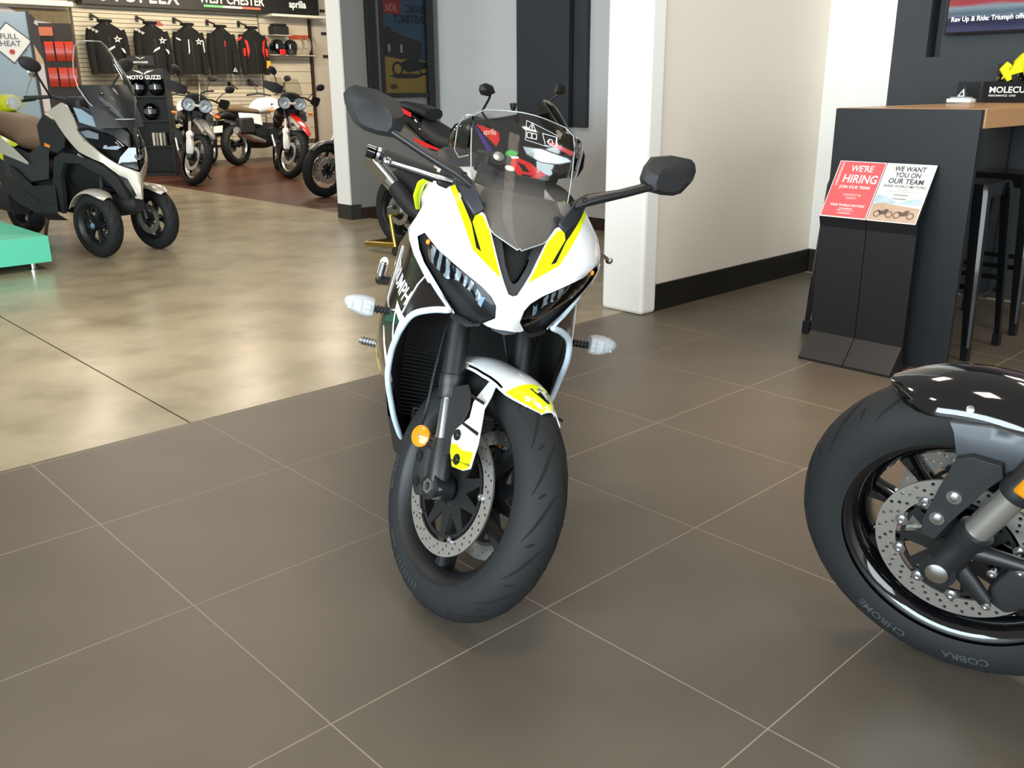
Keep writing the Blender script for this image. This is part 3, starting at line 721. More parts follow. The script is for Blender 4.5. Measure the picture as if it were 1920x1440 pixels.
MB().loft([sect(1.18, .09, .96, .80), sect(1.35, .10, .99, .84), sect(1.58, .07, .99, .90), sect(1.70, .03, .98, .94)]).build('tail_unit', M_WHT, tri, 60)
MB().loft([sect(1.20, .08, .985, .95), sect(1.35, .09, 1.01, .97), sect(1.52, .06, 1.01, .98)]).build('pillion_seat', M_SEAT, tri, 60)
fr = MB()
for s in (-1, 1): fr.tube([Vector((s*.05, .33, .86)), Vector((s*.14, .5, .74)), Vector((s*.13, .8, .6)), Vector((s*.12, .95, .42)), Vector((s*.10, 1.0, .32))], .022, 8)
fr.build('frame', M_BLK, tri, 50)
swa = MB()
for s in (-1, 1): swa.tube([Vector((s*.11, .95, .40)), Vector((s*.13, 1.2, .36)), Vector((s*.12, 1.52, .305))], [.03, .025, .02], 8)
swa.build('swingarm', M_BLK, tri, 50)
ex = MB().tube([Vector((-.02, .90, .20)), Vector((-.06, 1.02, .22)), Vector((-.11, 1.14, .25))], [.03, .05, .045], 12).build('silencer', M_ALU, tri, 50)
RW = wheel_matrix((0, 1.491, .302), (1, 0, 0))
make_tyre(RW, tri, .222, .08, 1.1, 18, name='rear_tyre')
cast_rim(RW, tri, .216, .075, 5, M_BLK)
make_disc(RW, tri, -.085, .07, .11, 18, 2, False)
# rider foot pegs
for (p, q) in (((-.222, 1.17, .550), (-.222, 1.05, .637)), ((-.17, .90, .393), (-.262, .937, .390)), ((.17, .90, .393), (.262, .937, .390))):
    g = MB().tube([Vector(p), Vector(q)], [.011, .010], 8)
    for k in range(7):
        t = .3+.1*k; c = Vector(p).lerp(Vector(q), t); g.cyl(c-(Vector(q)-Vector(p)).normalized()*.002, c+(Vector(q)-Vector(p)).normalized()*.002, .0135, 8)
    g.build('foot_peg', M_ALU, tri, 40)
MB().tube([Vector((-.12, 1.0, .56)), Vector((-.17, 1.10, .565)), Vector((-.222, 1.18, .545))], .017, 8).build('foot_peg_hanger', M_BLK, tri, 40)
MB().tube([Vector((-.11, .90, .45)), Vector((-.15, .90, .40)), Vector((-.18, .90, .393))], .016, 8).build('foot_peg_hanger', M_BLK, tri, 40)
MB().tube([Vector((.12, .85, .26)), Vector((.20, .86, .10)), Vector((.245, .87, .062))], .010, 8).box((.252, .87, .0595), (.05, .04, .006), ry=R(12.6)).build('side_stand', M_BLK, tri, 40)

# steered parts: wheel, forks, fender, brakes, handlebars
def SB(mb): return mb.xf(STEER)
FW = STEER @ wheel_matrix((0, SY, SZ), (1, 0, 0))
make_tyre(FW, tri, .24, .06, 1.0, 17, [('MICHELIN', .018, R(-107), -1, .02), ('POWER', .012, R(-147), -1, .02), ('120/70 ZR17', .011, R(-82), -1, .0), ('I I I I I I I I', .026, R(-171), -1, .0)], 80)
fr_rim = cast_rim(FW, tri, .224, .057, 5, mat('rim_satin', '#101113', .5), rot=R(32))
MB().cyl((.02, 0, -.175), (.028, .004, -.150), .0045, 8).xf(FW).build('valve_stem', M_BLKM, fr_rim)
for s in (-1, 1):
    make_disc(FW, tri, s*.062, .122, .155, 24, 3, True, 5, out=s)
leg0 = [Vector((s*.10, SY, SZ)) for s in (-1, 1)]
for s, l0 in zip((-1, 1), leg0):
    at = lambda t: l0 + S_AX*t
    back = Vector((0, math.cos(R(24.2)), -math.sin(R(24.2))))
    SB(MB().lathe([(.020, .10), (.020, .215)], l0, S_AX, 20)).build('fork_stanchion', mat('polished_stanchion', '#b9bcc0', .18, metal=1.0), tri, 60)
    SB(MB().lathe([(.0, .70), (.027, .70), (.027, .30), (.0275, .262), (.030, .26), (.030, .235), (.028, .232), (.028, .205), (.019, .205)], l0, S_AX, 20)).build('fork_tube', M_BLK, tri, 40)
    c = MB().lathe([(0, -.03), (.022, -.028), (.026, 0), (.026, .06), (.024, .095), (.023, .112), (.019, .112)], l0, S_AX, 18)
    c.cyl(l0-Vector((s*-.022, 0, 0)), l0+Vector((s*-.03, 0, 0)), .03, 18)
    # radial caliper legs reaching back from the leg
    c.tube([at(.085)+back*.01, at(.10)+back*.05], .012, 8); c.tube([at(.0)+back*.01, at(.01)+back*.055], .011, 8)
    fb = SB(c).build('fork_bottom', M_BLK, tri, 40)
    SB(MB().lathe([(.0, -.002), (.011, -.002), (.011, .004), (.018, .004), (.018, -.01)], l0+Vector((s*.024, 0, 0)), (s, 0, 0), 6)).build('axle_nut', M_ALU, fb, 20)
    pb = MB()
    for dd, tt in ((.022, -.018), (.010, -.022), (-.012, -.02), (-.030, -.004)):
        pb.lathe([(.005, 0), (.005, .006), (.0025, .0065), (0, .004)], l0+back*dd+S_AX*tt+Vector((s*.012-s*.012, 0, 0))+Vector((s*.01, 0, 0)), (s, 0, 0), 10)
    SB(pb).build('pinch_bolt', M_ALU, fb, 30)
    # four-piston caliper behind the leg
    k = MB()
    cpos = [at(.04)+back*.085+Vector((-s*.036, 0, 0))]
    for dx in (-.024, .024):
        rows = []
        for t, bw in ((-.062, .018), (-.045, .028), (-.015, .030), (.015, .030), (.045, .028), (.062, .018)):
            o = cpos[0]+S_AX*t+Vector((dx, 0, 0)) - back*(abs(t)*.25)
            rows.append([o+Vector((x*.013, 0, 0))+back*y*bw for x, y in ((-1, -.7), (-.7, -1), (.7, -1), (1, -.7), (1, .7), (.7, 1), (-.7, 1), (-1, .7))])
        k.loft(rows)
    for t in (-.05, 0, .05): k.cyl(cpos[0]+S_AX*t+Vector((-.024, 0, 0))+back*.018, cpos[0]+S_AX*t+Vector((.024, 0, 0))+back*.018, .009, 8)
    cal = SB(k).build('brake_caliper', M_BLKM, tri, 40, bevel=.003)
    g = MB()
    for t in (-.03, .03): g.cyl(cpos[0]+S_AX*t+Vector((s*.036, 0, 0)), cpos[0]+S_AX*t+Vector((s*.040, 0, 0)), .013, 14)
    SB(g).build('piston_cap', M_GUN, cal, 40)
    # amber side reflector
    SB(MB().lathe([(0, .004), (.022, .003), (.026, 0), (.026, -.006), (0, -.006)], at(.115)+back*.07+Vector((s*.018, 0, 0)), Vector((s, 0, 0))-back*.35, 24).lathe([(0, .006), (.004, .005), (.004, .002)], at(.115)+back*.07+Vector((s*.018, 0, 0)), Vector((s, 0, 0))-back*.35, 8, 1)).build('reflector', [M_ORG, M_ALU], tri, 40)
    SB(MB().tube([at(.11)+back*.03, at(.12)+back*.075+Vector((s*.008, 0, 0))], .006, 8)).build('reflector_bracket', M_BLKM, tri)
    # brake hose
    SB(MB().tube(smooth_path([at(.06)+back*.09+Vector((s*.0, 0, 0)), at(.13)+back*.10+Vector((s*.0, 0, 0)), at(.19)+back*.055+Vector((s*.02, 0, 0)), at(.30)+back*.05+Vector((s*.012, 0, 0)), at(.42)+back*.06-Vector((s*.02, 0, 0)), at(.52)+back*.03-Vector((s*.07, 0, 0))], 6), .0042, 7)).build('brake_hose', M_BLKM, tri, 60)
    # black fork guard and white fender stay
    SB(MB().patch([(-.011,.206),(-.022,.232),(-.08,.236),(-.093,.215),(-.097,.18),(-.079,.149),(-.044,.119),(-.049,.078),(-.023,.071),(-.015,.098)], lambda u, w, d, l0=l0, s=s, back=back: l0+back*u+S_AX*w+Vector((s*(.012-d), 0, 0)), .004, .05)).build('fork_guard', M_BLKM, tri, 30, bevel=.0015)
    stay = SB(MB().patch([(-.102,.211),(-.105,.196),(-.109,.159),(-.087,.146),(-.065,.133),(-.053,.113),(-.057,.078),(-.071,.048),(-.11,.041),(-.133,.046),(-.14,.071),(-.149,.1),(-.152,.139),(-.154,.178),(-.150,.21),(-.13,.245),(-.10,.25)], lambda u, w, d, l0=l0, s=s, back=back: l0+back*u+S_AX*w+Vector((s*(.018-d - max(0, w-.185)*.75), 0, 0)), .006, .02)).build('fender_stay', M_WHT, tri, 40, bevel=.0015)
    f2 = lambda u, w, d, l0=l0, s=s, back=back: l0+back*u+S_AX*w+Vector((s*(.0192-d), 0, 0))
    SB(MB().patch([(-.057,.082),(-.071,.049),(-.11,.042),(-.132,.047),(-.139,.071),(-.142,.082),(-.10,.086),(-.075,.10),(-.057,.10)], f2, 0, .03)).build('yellow_stripe', M_YEL, stay)
    for q in ([(-.085,.145),(-.092,.149),(-.1505,.126),(-.149,.118)], [(-.103,.207),(-.103,.214),(-.158,.193),(-.157,.186)], [(-.066,.060),(-.064,.066),(-.1345,.056),(-.134,.050)]):
        SB(MB().patch(q, f2, 0, .03)).build('black_line', M_BLKG, stay)
    for u_, w_ in ((-.075, .120), (-.085, .065)):
        b = MB().lathe([(0, .008), (.006, .007), (.0065, .003), (.013, .002), (.014, -.003)], l0+back*u_+S_AX*w_+Vector((s*.018, 0, 0)), (s, 0, 0), 14)
        SB(b).build('stay_bolt', M_BLKG, stay, 40)
# front fender
rows = []; NS = 15
for i in range(19):
    th = -42 + 70*i/18
    rc = .3125 + .022*min(1, max(0, (-th-8)/26)); w = .078
    if th > 8: w = .078 - .058*((th-8)/20)**1.5
    if th < -30: w = .078 - .02*((-th-30)/12)
    row = []
    for j in range(NS):
        t = -1 + 2*j/(NS-1); lat = w*t*(1 - .04*abs(t))
        r_ = rc - .033*abs(t)**2.6*min(1, w/.07) - .004*abs(t)
        row.append(Vector((lat, SY, SZ)) + ring_pt(0, r_, R(th)))
    rows.append(row)
fm = MB().loft(rows, False, False); inner = [[p - (p-Vector((p.x, SY, SZ))).normalized()*.004 for p in r] for r in rows]
fm.loft(inner, False, False)
per = lambda q: [r[0] for r in q] + q[-1][1:-1] + [r[-1] for r in reversed(q)] + list(reversed(q[0][1:-1]))
fm.loft([per(rows), per(inner)], True, False)
fen = SB(fm).build('front_fender', M_WHT, tri, 60)
def onf(lat, th, lift=.0012):
    i = (th+42)/70*18; k = int(min(17, max(0, i))); t = i-k
    def pick(row):
        for j in range(NS-1):
            if row[j].x <= lat <= row[j+1].x or j == NS-2 and lat >= row[j].x or j == 0 and lat <= row[0].x:
                q = (lat-row[j].x)/(row[j+1].x-row[j].x+1e-9); q = min(1, max(0, q)); return row[j].lerp(row[j+1], q)
    p = pick(rows[k]).lerp(pick(rows[k+1]), t)
    return p + (p-Vector((p.x, SY, SZ))).normalized()*lift
yp = []
for i in range(8):
    th = 12 + 16*i/7; yp.append([onf(-.2, th) .lerp(onf(.2, th), j/10) if False else onf((-1+2*j/10)*.077, th) for j in range(11)])
SB(MB().loft(yp, False, False)).build('yellow_tip', M_YEL, fen, 60)
SB(MB().loft([[onf(-.028, 15, .002), onf(0, 15, .002), onf(.028, 15, .002)], [onf(-.019, 19, .002), onf(0, 19, .002), onf(.019, 19, .002)], [onf(-.004, 24, .002), onf(0, 24.2, .002), onf(.004, 24, .002)]], False, False)).build('emblem', M_BLKG, fen)
SB(MB().loft([[onf(-.014, 16.4, .003), onf(.014, 16.4, .003)], [onf(-.013, 17.2, .003), onf(.013, 17.2, .003)]], False, False).loft([[onf(-.005, 17.4, .003), onf(-.001, 17.4, .003)], [onf(-.0018, 22, .003), onf(-.0006, 22, .003)]], False, False).loft([[onf(.001, 17.4, .003), onf(.005, 17.4, .003)], [onf(.0006, 22, .003), onf(.0018, 22, .003)]], False, False)).build('emblem_mark', M_LETW, fen, 0)
for s in (-1, 1):
    ln = MB().loft([[onf(s*.074, t, .0015), onf(s*.070, t, .0015)] for t in (-20, -14, -8, -2, 4, 9)], False, False)
    SB(ln).build('black_line', M_BLKG, fen)
# triple clamps and clip-on bars
tc = MB()
for z in (.62, .68):
    tc.box(Vector((0, SY+math.sin(R(24.2))*z+.012, SZ+math.cos(R(24.2))*z)), (.26, .09, .03), rx=R(-24.2))
SB(tc).build('triple_clamp', M_BLK, tri, 30, bevel=.008)
for s in (-1, 1):
    inn_, end = Vector((s*.135, .345, .945)), Vector((s*.335, .445, .937))
    d = (end-inn_).normalized()
    SB(MB().tube([inn_-d*.04, inn_, end], .011, 12)).build('handlebar', M_BLK, tri)
    gp_ = MB().tube([inn_+d*(.085+.0115*k) for k in range(12)], [.0165, .0175]*6, 14)
    g0 = SB(gp_).build('handgrip', M_BLKM, tri, 30)
    SB(MB().lathe([(.012, 0), (.0165, .001), (.0165, .004), (.013, .006), (.0165, .008), (.0165, .026), (.012, .029), (0, .029)], end, d, 16, 0).lathe([(.0175, -.004), (.0175, .003)], end, d, 16, 1)).build('bar_end', [M_BLKG, M_ALU], tri, 40)
    SB(MB().box(inn_+d*.045+Vector((0, .002, .002)), (.06, .042, .042), rz=s*math.atan2(d.y, abs(d.x)))).build('switch_housing', M_BLKM, tri, 30, bevel=.007)
    piv = inn_+d*.045+Vector((0, -.055, .004)); ball = end+Vector((s*.004, -.062, -.006)) if s < 0 else Vector((.362, .335, .91))
    lv = MB().tube(smooth_path([piv, piv.lerp(ball, .25)+Vector((0, -.016, 0)), piv.lerp(ball, .6)+Vector((0, -.006, 0)), ball], 5), [.010]*4+[.009]*4+[.0075]*4+[.0065]*4, 10, flat=.75)
    lv.ell(ball, (.011, .011, .010), nu=12, nv=8)
    SB(lv).build('brake_lever' if s < 0 else 'clutch_lever', M_ALU, tri, 50)
    SB(MB().box(piv+Vector((0, .018, 0)), (.05, .05, .028))).build('lever_perch', M_BLKM, tri, 30, bevel=.006)
SB(MB().lathe([(0, .045), (.022, .045), (.024, .04), (.024, 0), (0, 0)], (-.13, .30, .965), (0, .1, 1), 18)).build('brake_reservoir', M_BLKM, tri, 40)

# ------------------------------------------------------------------ black motorcycle cut by the right edge of the picture
RC = Vector((.923, 1.668, .331)); RN = Vector((-.61842, -.76123, -.19516))
cru = thing('cruiser_motorcycle', 'black cruiser motorcycle at the right edge with gloss black front fender and wide tyre', 'motorcycle', (RC.x, RC.y, 0))
CM = Matrix.Translation((-RC.x, -RC.y, 0)) @ wheel_matrix(RC, RN)       # x: the bike's left, y: back, z: up
make_tyre(CM, cru, .261, .075, 1.0, 14, [('AVON', .026, R(-138), 1, .02), ('COBRA', .026, R(-172), 1, .02), ('CHROME', .026, R(-210), 1, .02)], 80, name='front_tyre', lim=113)
cast_rim(CM, cru, .230, .062, 10, M_BLKG, rot=R(4), lip=True)
make_disc(CM, cru, .075, .118, .158, 28, 3, True, 5, out=1, tabs=True)
make_disc(CM, cru, -.075, .118, .158, 28, 3, True, 5, out=-1, tabs=True)
CBK = Vector((0, .485, .875)); CFW = Vector((0, -.875, .485))
for s in (-1, 1):
    l0 = Vector((s*.13, -.012, 0))
    at = lambda t: l0 + CBK*t
    b = MB().lathe([(0, -.035), (.028, -.032), (.036, -.01), (.036, .02), (.031, .05), (.031, .085), (.034, .088), (.034, .112), (.026, .114)], l0, CBK, 20)
    b.cyl(l0-Vector((s*.04, 0, 0)), l0+Vector((s*.03, 0, 0)), .034, 20)
    b.tube([at(.02)+CFW*-.02, at(-.01)+CFW*-.10], [.02, .014], 10); b.tube([at(.07)+CFW*-.02, at(.11)+CFW*-.10], [.018, .014], 10)
    fb = b.xf(CM).build('fork_bottom', M_BLK, cru, 40)
    MB().lathe([(.021, 0), (.021, .006), (.012, .009), (0, .010)], l0+Vector((s*.03, 0, 0)), (s, 0, 0), 24).xf(CM).build('axle_cap', M_CHR, fb, 40)
    MB().lathe([(.0255, .10), (.0255, .235)], l0, CBK, 22).xf(CM).build('fork_stanchion', M_STEEL, cru, 60)
    MB().lathe([(.026, .225), (.033, .226), (.034, .25), (.031, .256), (.031, .72), (0, .72)], l0, CBK, 22).xf(CM).build('fork_tube', M_BLK, cru, 40)
    # caliper and its bracket
    k = MB()
    for dx in (-.026, .026):
        rows = []
        for t, bw in ((-.07, .02), (-.05, .032), (0, .036), (.05, .032), (.07, .02)):
            o = at(.05)+CFW*-.125+Vector((-s*.055+dx, 0, 0))+CBK*t
            rows.append([o+Vector((x*.014, 0, 0))+CFW*y*bw for x, y in ((-1, -.7), (-.7, -1), (.7, -1), (1, -.7), (1, .7), (.7, 1), (-.7, 1), (-1, .7))])
        k.loft(rows)
    k.xf(CM).build('brake_caliper', M_BLKM, cru, 40, bevel=.004)
    for dd, tt in ((-.10, .10), (-.105, -.012), (-.07, .06)):
        MB().lathe([(.009, 0), (.009, .008), (.004, .009), (0, .006)], at(tt)+CFW*dd+Vector((s*.004, 0, 0)), (s, 0, 0), 12).xf(CM).build('caliper_bolt', M_ALU, fb, 40)
    # fender stay (satin) and fork shield
    f = lambda y, z, d, s=s: CM @ Vector((s*(.118 + .10*max(0, .24-z)*.4 - d - max(0, z-.27)*.35), y, z))
    MB().patch([(-.030,.302),(-.020,.286),(-.010,.243),(.016,.222),(.071,.214),(.12,.235),(.16,.27),(.15,.292),(.097,.302),(.04,.308)], f, .02, .02).build('fender_stay', mat('satin_graphite', '#484b50', .42, metal=.5), cru, 40, bevel=.004)
    f2 = lambda y, z, d, s=s: CM @ Vector((s*(.135 - d), y, z))
    sh = MB().patch([(-.006,.243),(-.027,.18),(-.052,.10),(-.055,.062),(-.028,.056),(.0,.11),(.055,.20),(.075,.226),(.07,.25),(.02,.255)], f2, .02, .03).build('fork_shield', M_BLKM, cru, 30, bevel=.004)
    for (y, z) in ((-.001, .163), (-.027, .107)):
        MB().lathe([(.014, -.002), (.014, .003), (.0075, .003), (.0075, .008), (0, .010)], (s*.135, y, z), (s, 0, 0), 16, 0).xf(CM).build('shield_bolt', M_ALU, sh, 40)
    MB().box(at(.275)+CFW*.0+Vector((s*.036, 0, 0)), (.012, .03, .05), rx=R(-29)).xf(CM).build('side_reflector', mat('amber_block', '#c9820f', .2, coat=.6), cru, 30, bevel=.006)
rows = []
for i in range(23):
    th = 27 - 100*i/22
    w = .092*min(1, .30+.75*max(0, (27-th)/14)**.6) if th > 13 else .095
    row = []
    for j in range(17):
        t = -1+2*j/16; ww = w
        row.append(Vector((ww*math.sin(t*1.35)/math.sin(1.35), 0, 0)) + ring_pt(0, .360 - .052*(1-math.cos(t*1.35))/(1-math.cos(1.35))*(w/.095), R(th)))
    rows.append(row)
fm = MB().loft(rows, False, False); inner = [[p - Vector((0, p.y, p.z)).normalized()*.004 for p in r] for r in rows]
fm.loft(inner, False, False); fm.loft([per(rows), per(inner)], True, False)
fe = fm.xf(CM).build('front_fender', M_BLKG, cru, 60)
for th in (0, -20, -26):
    for s in (-1, 1):
        r_ = .368-.058*.55
        MB().lathe([(.007, 0), (.007, .003), (0, .005)], Vector((s*.086, 0, 0))+ring_pt(0, r_-.012, R(th)), Vector((s*.8, 0, 0))+ring_pt(0, .6, R(th)), 12).xf(CM).build('fender_screw', M_ALU, fe, 40)
# the rest of the bike, mostly outside the frame
def csect(y, hw, top, bot, n=14, pw=.8):
    return [CM @ Vector((hw*math.copysign(abs(math.cos(2*PI*j/n))**pw, math.cos(2*PI*j/n)), y, (top+bot)/2-.331 + (top-bot)/2*math.copysign(abs(math.sin(2*PI*j/n))**pw, math.sin(2*PI*j/n)))) for j in range(n)]
MB().loft([csect(.50, .10, .98, .80), csect(.62, .17, 1.03, .76), csect(.85, .17, 1.02, .74), csect(1.1, .09, .88, .74)]).build('fuel_tank', M_BLKG, cru, 60)
MB().loft([csect(1.08, .12, .84, .70), csect(1.3, .17, .78, .68), csect(1.55, .14, .84, .72)]).build('seat', M_SEAT, cru, 60)
MB().loft([csect(.42, .13, .72, .30), csect(.55, .18, .74, .26), csect(.95, .18, .70, .24), csect(1.1, .12, .6, .26)]).build('engine', M_GUN, cru, 40)
MB().lathe([(0, .10), (.05, .09), (.09, .04), (.095, 0), (.088, -.02)], (0, .22, .56), (0, 1, 0), 24).xf(CM).build('headlight', M_BLKG, cru, 50)
MB().tube([Vector((-.42, .48, .72)), Vector((-.2, .38, .76)), Vector((0, .34, .74)), Vector((.2, .38, .76)), Vector((.42, .48, .72))], .014, 10).xf(CM).build('handlebar', M_BLK, cru, 60)
CR = CM @ Matrix.Translation((0, 1.66, .0))
make_tyre(CR, cru, .235, .095, 1.15, 0, None, 48, name='rear_tyre')
cast_rim(CR, cru, .205, .09, 10, M_BLKG)

# ------------------------------------------------------------------ counter with its end panel
M_OAK = mat('light_oak', '#b98d61', .4, var=.16, vscale=3.0, stretch=(2, 26, 26), coat=.2)
M_CNT = mat('charcoal_laminate', '#1b1f24', .5, bump=.05, bscale=500)
ct = thing('counter', 'tall charcoal counter with thick light oak worktop against the dark wall', 'counter', AB(3.9, .42, 0))
off = -AB(3.9, .42, 0)
def at0(mb, o): return mb.xf(Matrix.Translation(o))
at0(MB().boxab(3.19, 3.222, .114, .735, 0, 1.098), off).build('end_panel', M_CNT, ct, 0, bevel=.0015)
at0(MB().boxab(3.223, 4.898, .108, .74, 1.024, 1.1), off).build('worktop', M_OAK, ct, 0, bevel=.002)
for a0, a1 in ((4.0, 4.03), (4.86, 4.898)): at0(MB().boxab(a0, a1, .56, .70, 0, 1.023), off).build('support_panel', M_CNT, ct, 0)
# bar stools
def bar_stool(a, b, label):
    t = thing('bar_stool', label, 'stool', AB(a, b, 0), (0, 0, TH), 'metal stools at the counter')
    M_ST = mat('black_powder_coat', '#101113', .22, coat=.4)
    s_ = .15
    st = MB().box((0, 0, .775), (.31, .31, .012)).box((0, -.150, .745), (.28, .006, .06)).box((0, .150, .745), (.28, .006, .06)).box((-.150, 0, .745), (.006, .28, .06)).box((.150, 0, .745), (.006, .28, .06))
    st.build('seat', M_ST, t, 30, bevel=.004)
    for sx in (-1, 1):
        for sy in (-1, 1):
            rows = []
            for z, o, w in ((.775, .135, .026), (.74, .14, .030), (.35, .166, .024), (.07, .184, .017), (.0, .188, .015)):
                c = Vector((sx*o, sy*o, z)); rows.append([c+Vector((sx*x*w, sy*y*w, 0)) for x, y in ((-1, 1), (.5, 1), (1, .5), (1, -1), (.6, -.9), (.4, .4), (-.9, .6))])
            lg = MB().loft(rows).build('leg', M_ST, t, 35)
            MB().box((sx*.188, sy*.188, .0325), (.036, .036, .065), taper=.94).build('foot_cap', mat('chrome_black_cap', '#3a3d40', .15, metal=.8), lg, 0, bevel=.003)
    r = MB()
    for z, q in ((.28, .168), (.33, .165)):
        if z < .3: r.box((0, -q, z), (2*q, .006, .022)).box((0, q, z), (2*q, .006, .022))
        else: r.box((-q, 0, z), (.006, 2*q, .022)).box((q, 0, z), (.006, 2*q, .022))
    for p in (r,): p.build('footrest', M_ST, t, 0)
    return t
bar_stool(3.64, .318, 'black metal bar stool nearest the counter end panel')
bar_stool(4.27, .33, 'black metal bar stool cut by the right edge, farther along the counter')
bar_stool(3.585, .70, 'black metal bar stool mostly hidden behind the counter end panel, one foot showing')

# brochure stand with two sheets
bs = thing('display_stand', 'black folded-metal sign stand in front of the counter end panel', 'stand', AB(3.05, .462, 0))
off = -AB(3.05, .462, 0)
PR = [(2.955, .0), (2.955, .012), (3.045, .118), (3.040, .60), (3.026, .645), (3.172, .876), (3.180, .872), (3.045, .640), (3.056, .60), (3.058, .112), (3.08, .012), (3.08, 0)]
for b0, b1 in ((.2495, .4630), (.4665, .680)):
    p = MB(); A_ = [AB(a, b0, z) for a, z in PR]; B_ = [AB(a, b1, z) for a, z in PR]
    p.loft([A_, B_]); at0(p, off).build('stand_panel', mat('black_sign_steel', '#141518', .48), bs, 0, bevel=.001)
at0(MB().boxab(3.06, 3.17, .26, .67, 0, .012).boxab(3.155, 3.17, .30, .63, .0, .84), off).build('back_brace', M_BLK, bs, 0)
tl = Vector((0, 0, 0))
SU = -BX; SV = (AB(3.172, 0, .876)-AB(3.026, 0, .645)).normalized(); SN = SU.cross(SV).normalized()
def sheet(b_left, b_right, name, label, m):
    org = AB(3.026, b_left, .645) + SN*.0012 + SV*.0
    w = b_left-b_right; h = .272
    o = MB()
    o.prism([(0, 0), (w, 0), (w, h), (0, h)], org+SN*.0006, SU, SV, .0006)
    s = o.xf(Matrix.Translation(-(org))).build(name, m, None, 0, loc=org)
    tag(s, label, 'poster', 'sheets on the sign stand')
    return s, w, h
def pr(par, mb, m, name, lift): return None
M_PAPW = mat('white_paper', '#f2f1ee', .6)
M_PAPR = mat('red_print', '#e2575c', .55)
M_PGR = mat('grey_print', '#3d4145', .6)
def on_sheet(w, h, k):
    return lambda x, y, d=0: SU*x + SV*y + SN*(.0016+.0009*k)
s1, w, h = sheet(.678, .466, 'hiring_poster', 'red and white hiring notice sheet on the left half of the black stand', M_PAPW)
f = on_sheet(w, h, 1)
MB().patch([(.004, .005), (w-.003, .005), (w-.003, h-.004), (.004, h-.004)], f, 0, .2).build('red_field', M_PAPR, s1, 0)
f = on_sheet(w, h, 2)
t = MB()
MB().text("WE'RE", .042, lambda x, y: f(.115+x, .222+y), bold=.012, sx=.85).build('lettering', M_LETW, s1, 0)
MB().text('HIRING', .055, lambda x, y: f(.122+x, .168+y), bold=.014, sx=.86).build('lettering', M_LETW, s1, 0)
MB().text('JOIN OUR TEAM', .019, lambda x, y: f(.110+x, .140+y), bold=.012).build('lettering', M_LETW, s1, 0)
MB().text('CONTACT US', .013, lambda x, y: f(.112+x, .105+y)).build('lettering', M_LETW, s1, 0); MB().text('TODAY!', .013, lambda x, y: f(.112+x, .090+y)).build('lettering', M_LETW, s1, 0)
MB().text('WIDE WORLD MOTORS', .0145, lambda x, y: f(.107+x, .054+y), bold=.015, shear=.3).build('lettering', M_LETW, s1, 0)
MB().patch([(.107-.03, .042), (.107+.03, .042), (.107+.03, .042+.003), (.107-.03, .042+.003)], f, 0, .2).build('text_line', M_LETW, s1, 0); MB().text('WEST CHESTER, PA', .009, lambda x, y: f(.107+x, .031+y)).build('lettering', M_LETW, s1, 0); MB().patch([(.107-.03, .02), (.107+.03, .02), (.107+.03, .02+.003), (.107-.03, .02+.003)], f, 0, .2).build('text_line', M_LETW, s1, 0)
for x in (.017, .023): MB().patch([(x, .15), (x+.002, .15), (x+.002, .262), (x, .262)], f, 0, .2).build('side_rule', M_LETW, s1, 0)

s2, w, h = sheet(.4625, .2505, 'team_poster', 'white recruiting sheet with two printed motorcycles on the right half of the stand', M_PAPW)
f = on_sheet(w, h, 1)
MB().patch([(.004, .085), (w-.004, .085), (w-.004, .118), (.16, .112), (.106, .088), (.05, .118), (.004, .122)], f, 0, .2).build('lake_print', mat('blue_grey_print', '#a9bdca', .6, var=.25, vscale=30), s2, 0)
MB().patch([(.004, .004), (w-.004, .004), (w-.004, .07), (.12, .078), (.05, .085), (.004, .08)], f, 0, .2).build('sand_print', mat('sand_print', '#b59b88', .6, var=.2, vscale=25), s2, 0)
for (x, y, r_) in ((.012, .225, .012), (.196, .235, .013), (.196, .19, .010), (.014, .17, .012), (.198, .15, .009)):
    MB().patch([(x+r_*.6*math.cos(q), y+r_*math.sin(q)) for q in [2*PI*i/10 for i in range(10)]], f, 0, .2).build('cloud_print', mat('pale_blue_print', '#c2d2de', .6), s2, 0)
f = on_sheet(w, h, 2)
t = MB()
for i, (x0, sc_) in enumerate(((.062, 1.0), (.150, 1.1))):
    for dx in (-.026, .026):
        ring = lambda q: [(x0+dx*sc_+q*math.cos(2*PI*i/16), .034+q*math.sin(2*PI*i/16)) for i in range(16)]
        t.patch(ring(.0155), f, 0, .2, holes=[ring(.0115)])
    t.patch([(x0-.03, .052), (x0-.005, .048), (x0+.005, .058), (x0+.02, .058), (x0+.012, .034), (x0-.012, .030)], f, 0, .2)
t.build('motorcycle_print', mat('brown_print', '#5a4c44', .6), s2, 0)
t = MB()
MB().text('WE WANT', .032, lambda x, y: f(.108+x, .236+y), bold=.02, sx=.85).build('lettering', M_PGR, s2, 0); MB().text('YOU ON', .032, lambda x, y: f(.108+x, .208+y), bold=.02, sx=.85).build('lettering', M_PGR, s2, 0); MB().text('OUR TEAM', .034, lambda x, y: f(.108+x, .178+y), bold=.02, sx=.9).build('lettering', M_PGR, s2, 0)
MB().text('WIDE WORLD MOTORS', .0165, lambda x, y: f(.108+x, .160+y), bold=.012, shear=.25).build('lettering', M_PGR, s2, 0)
MB().text('NOW HIRING', .008, lambda x, y: f(.108+x, .149+y)).build('lettering', M_PGR, s2, 0); MB().text('MECHANICS, TECHNICIANS AND MORE', .0075, lambda x, y: f(.108+x, .139+y)).build('lettering', M_PGR, s2, 0)
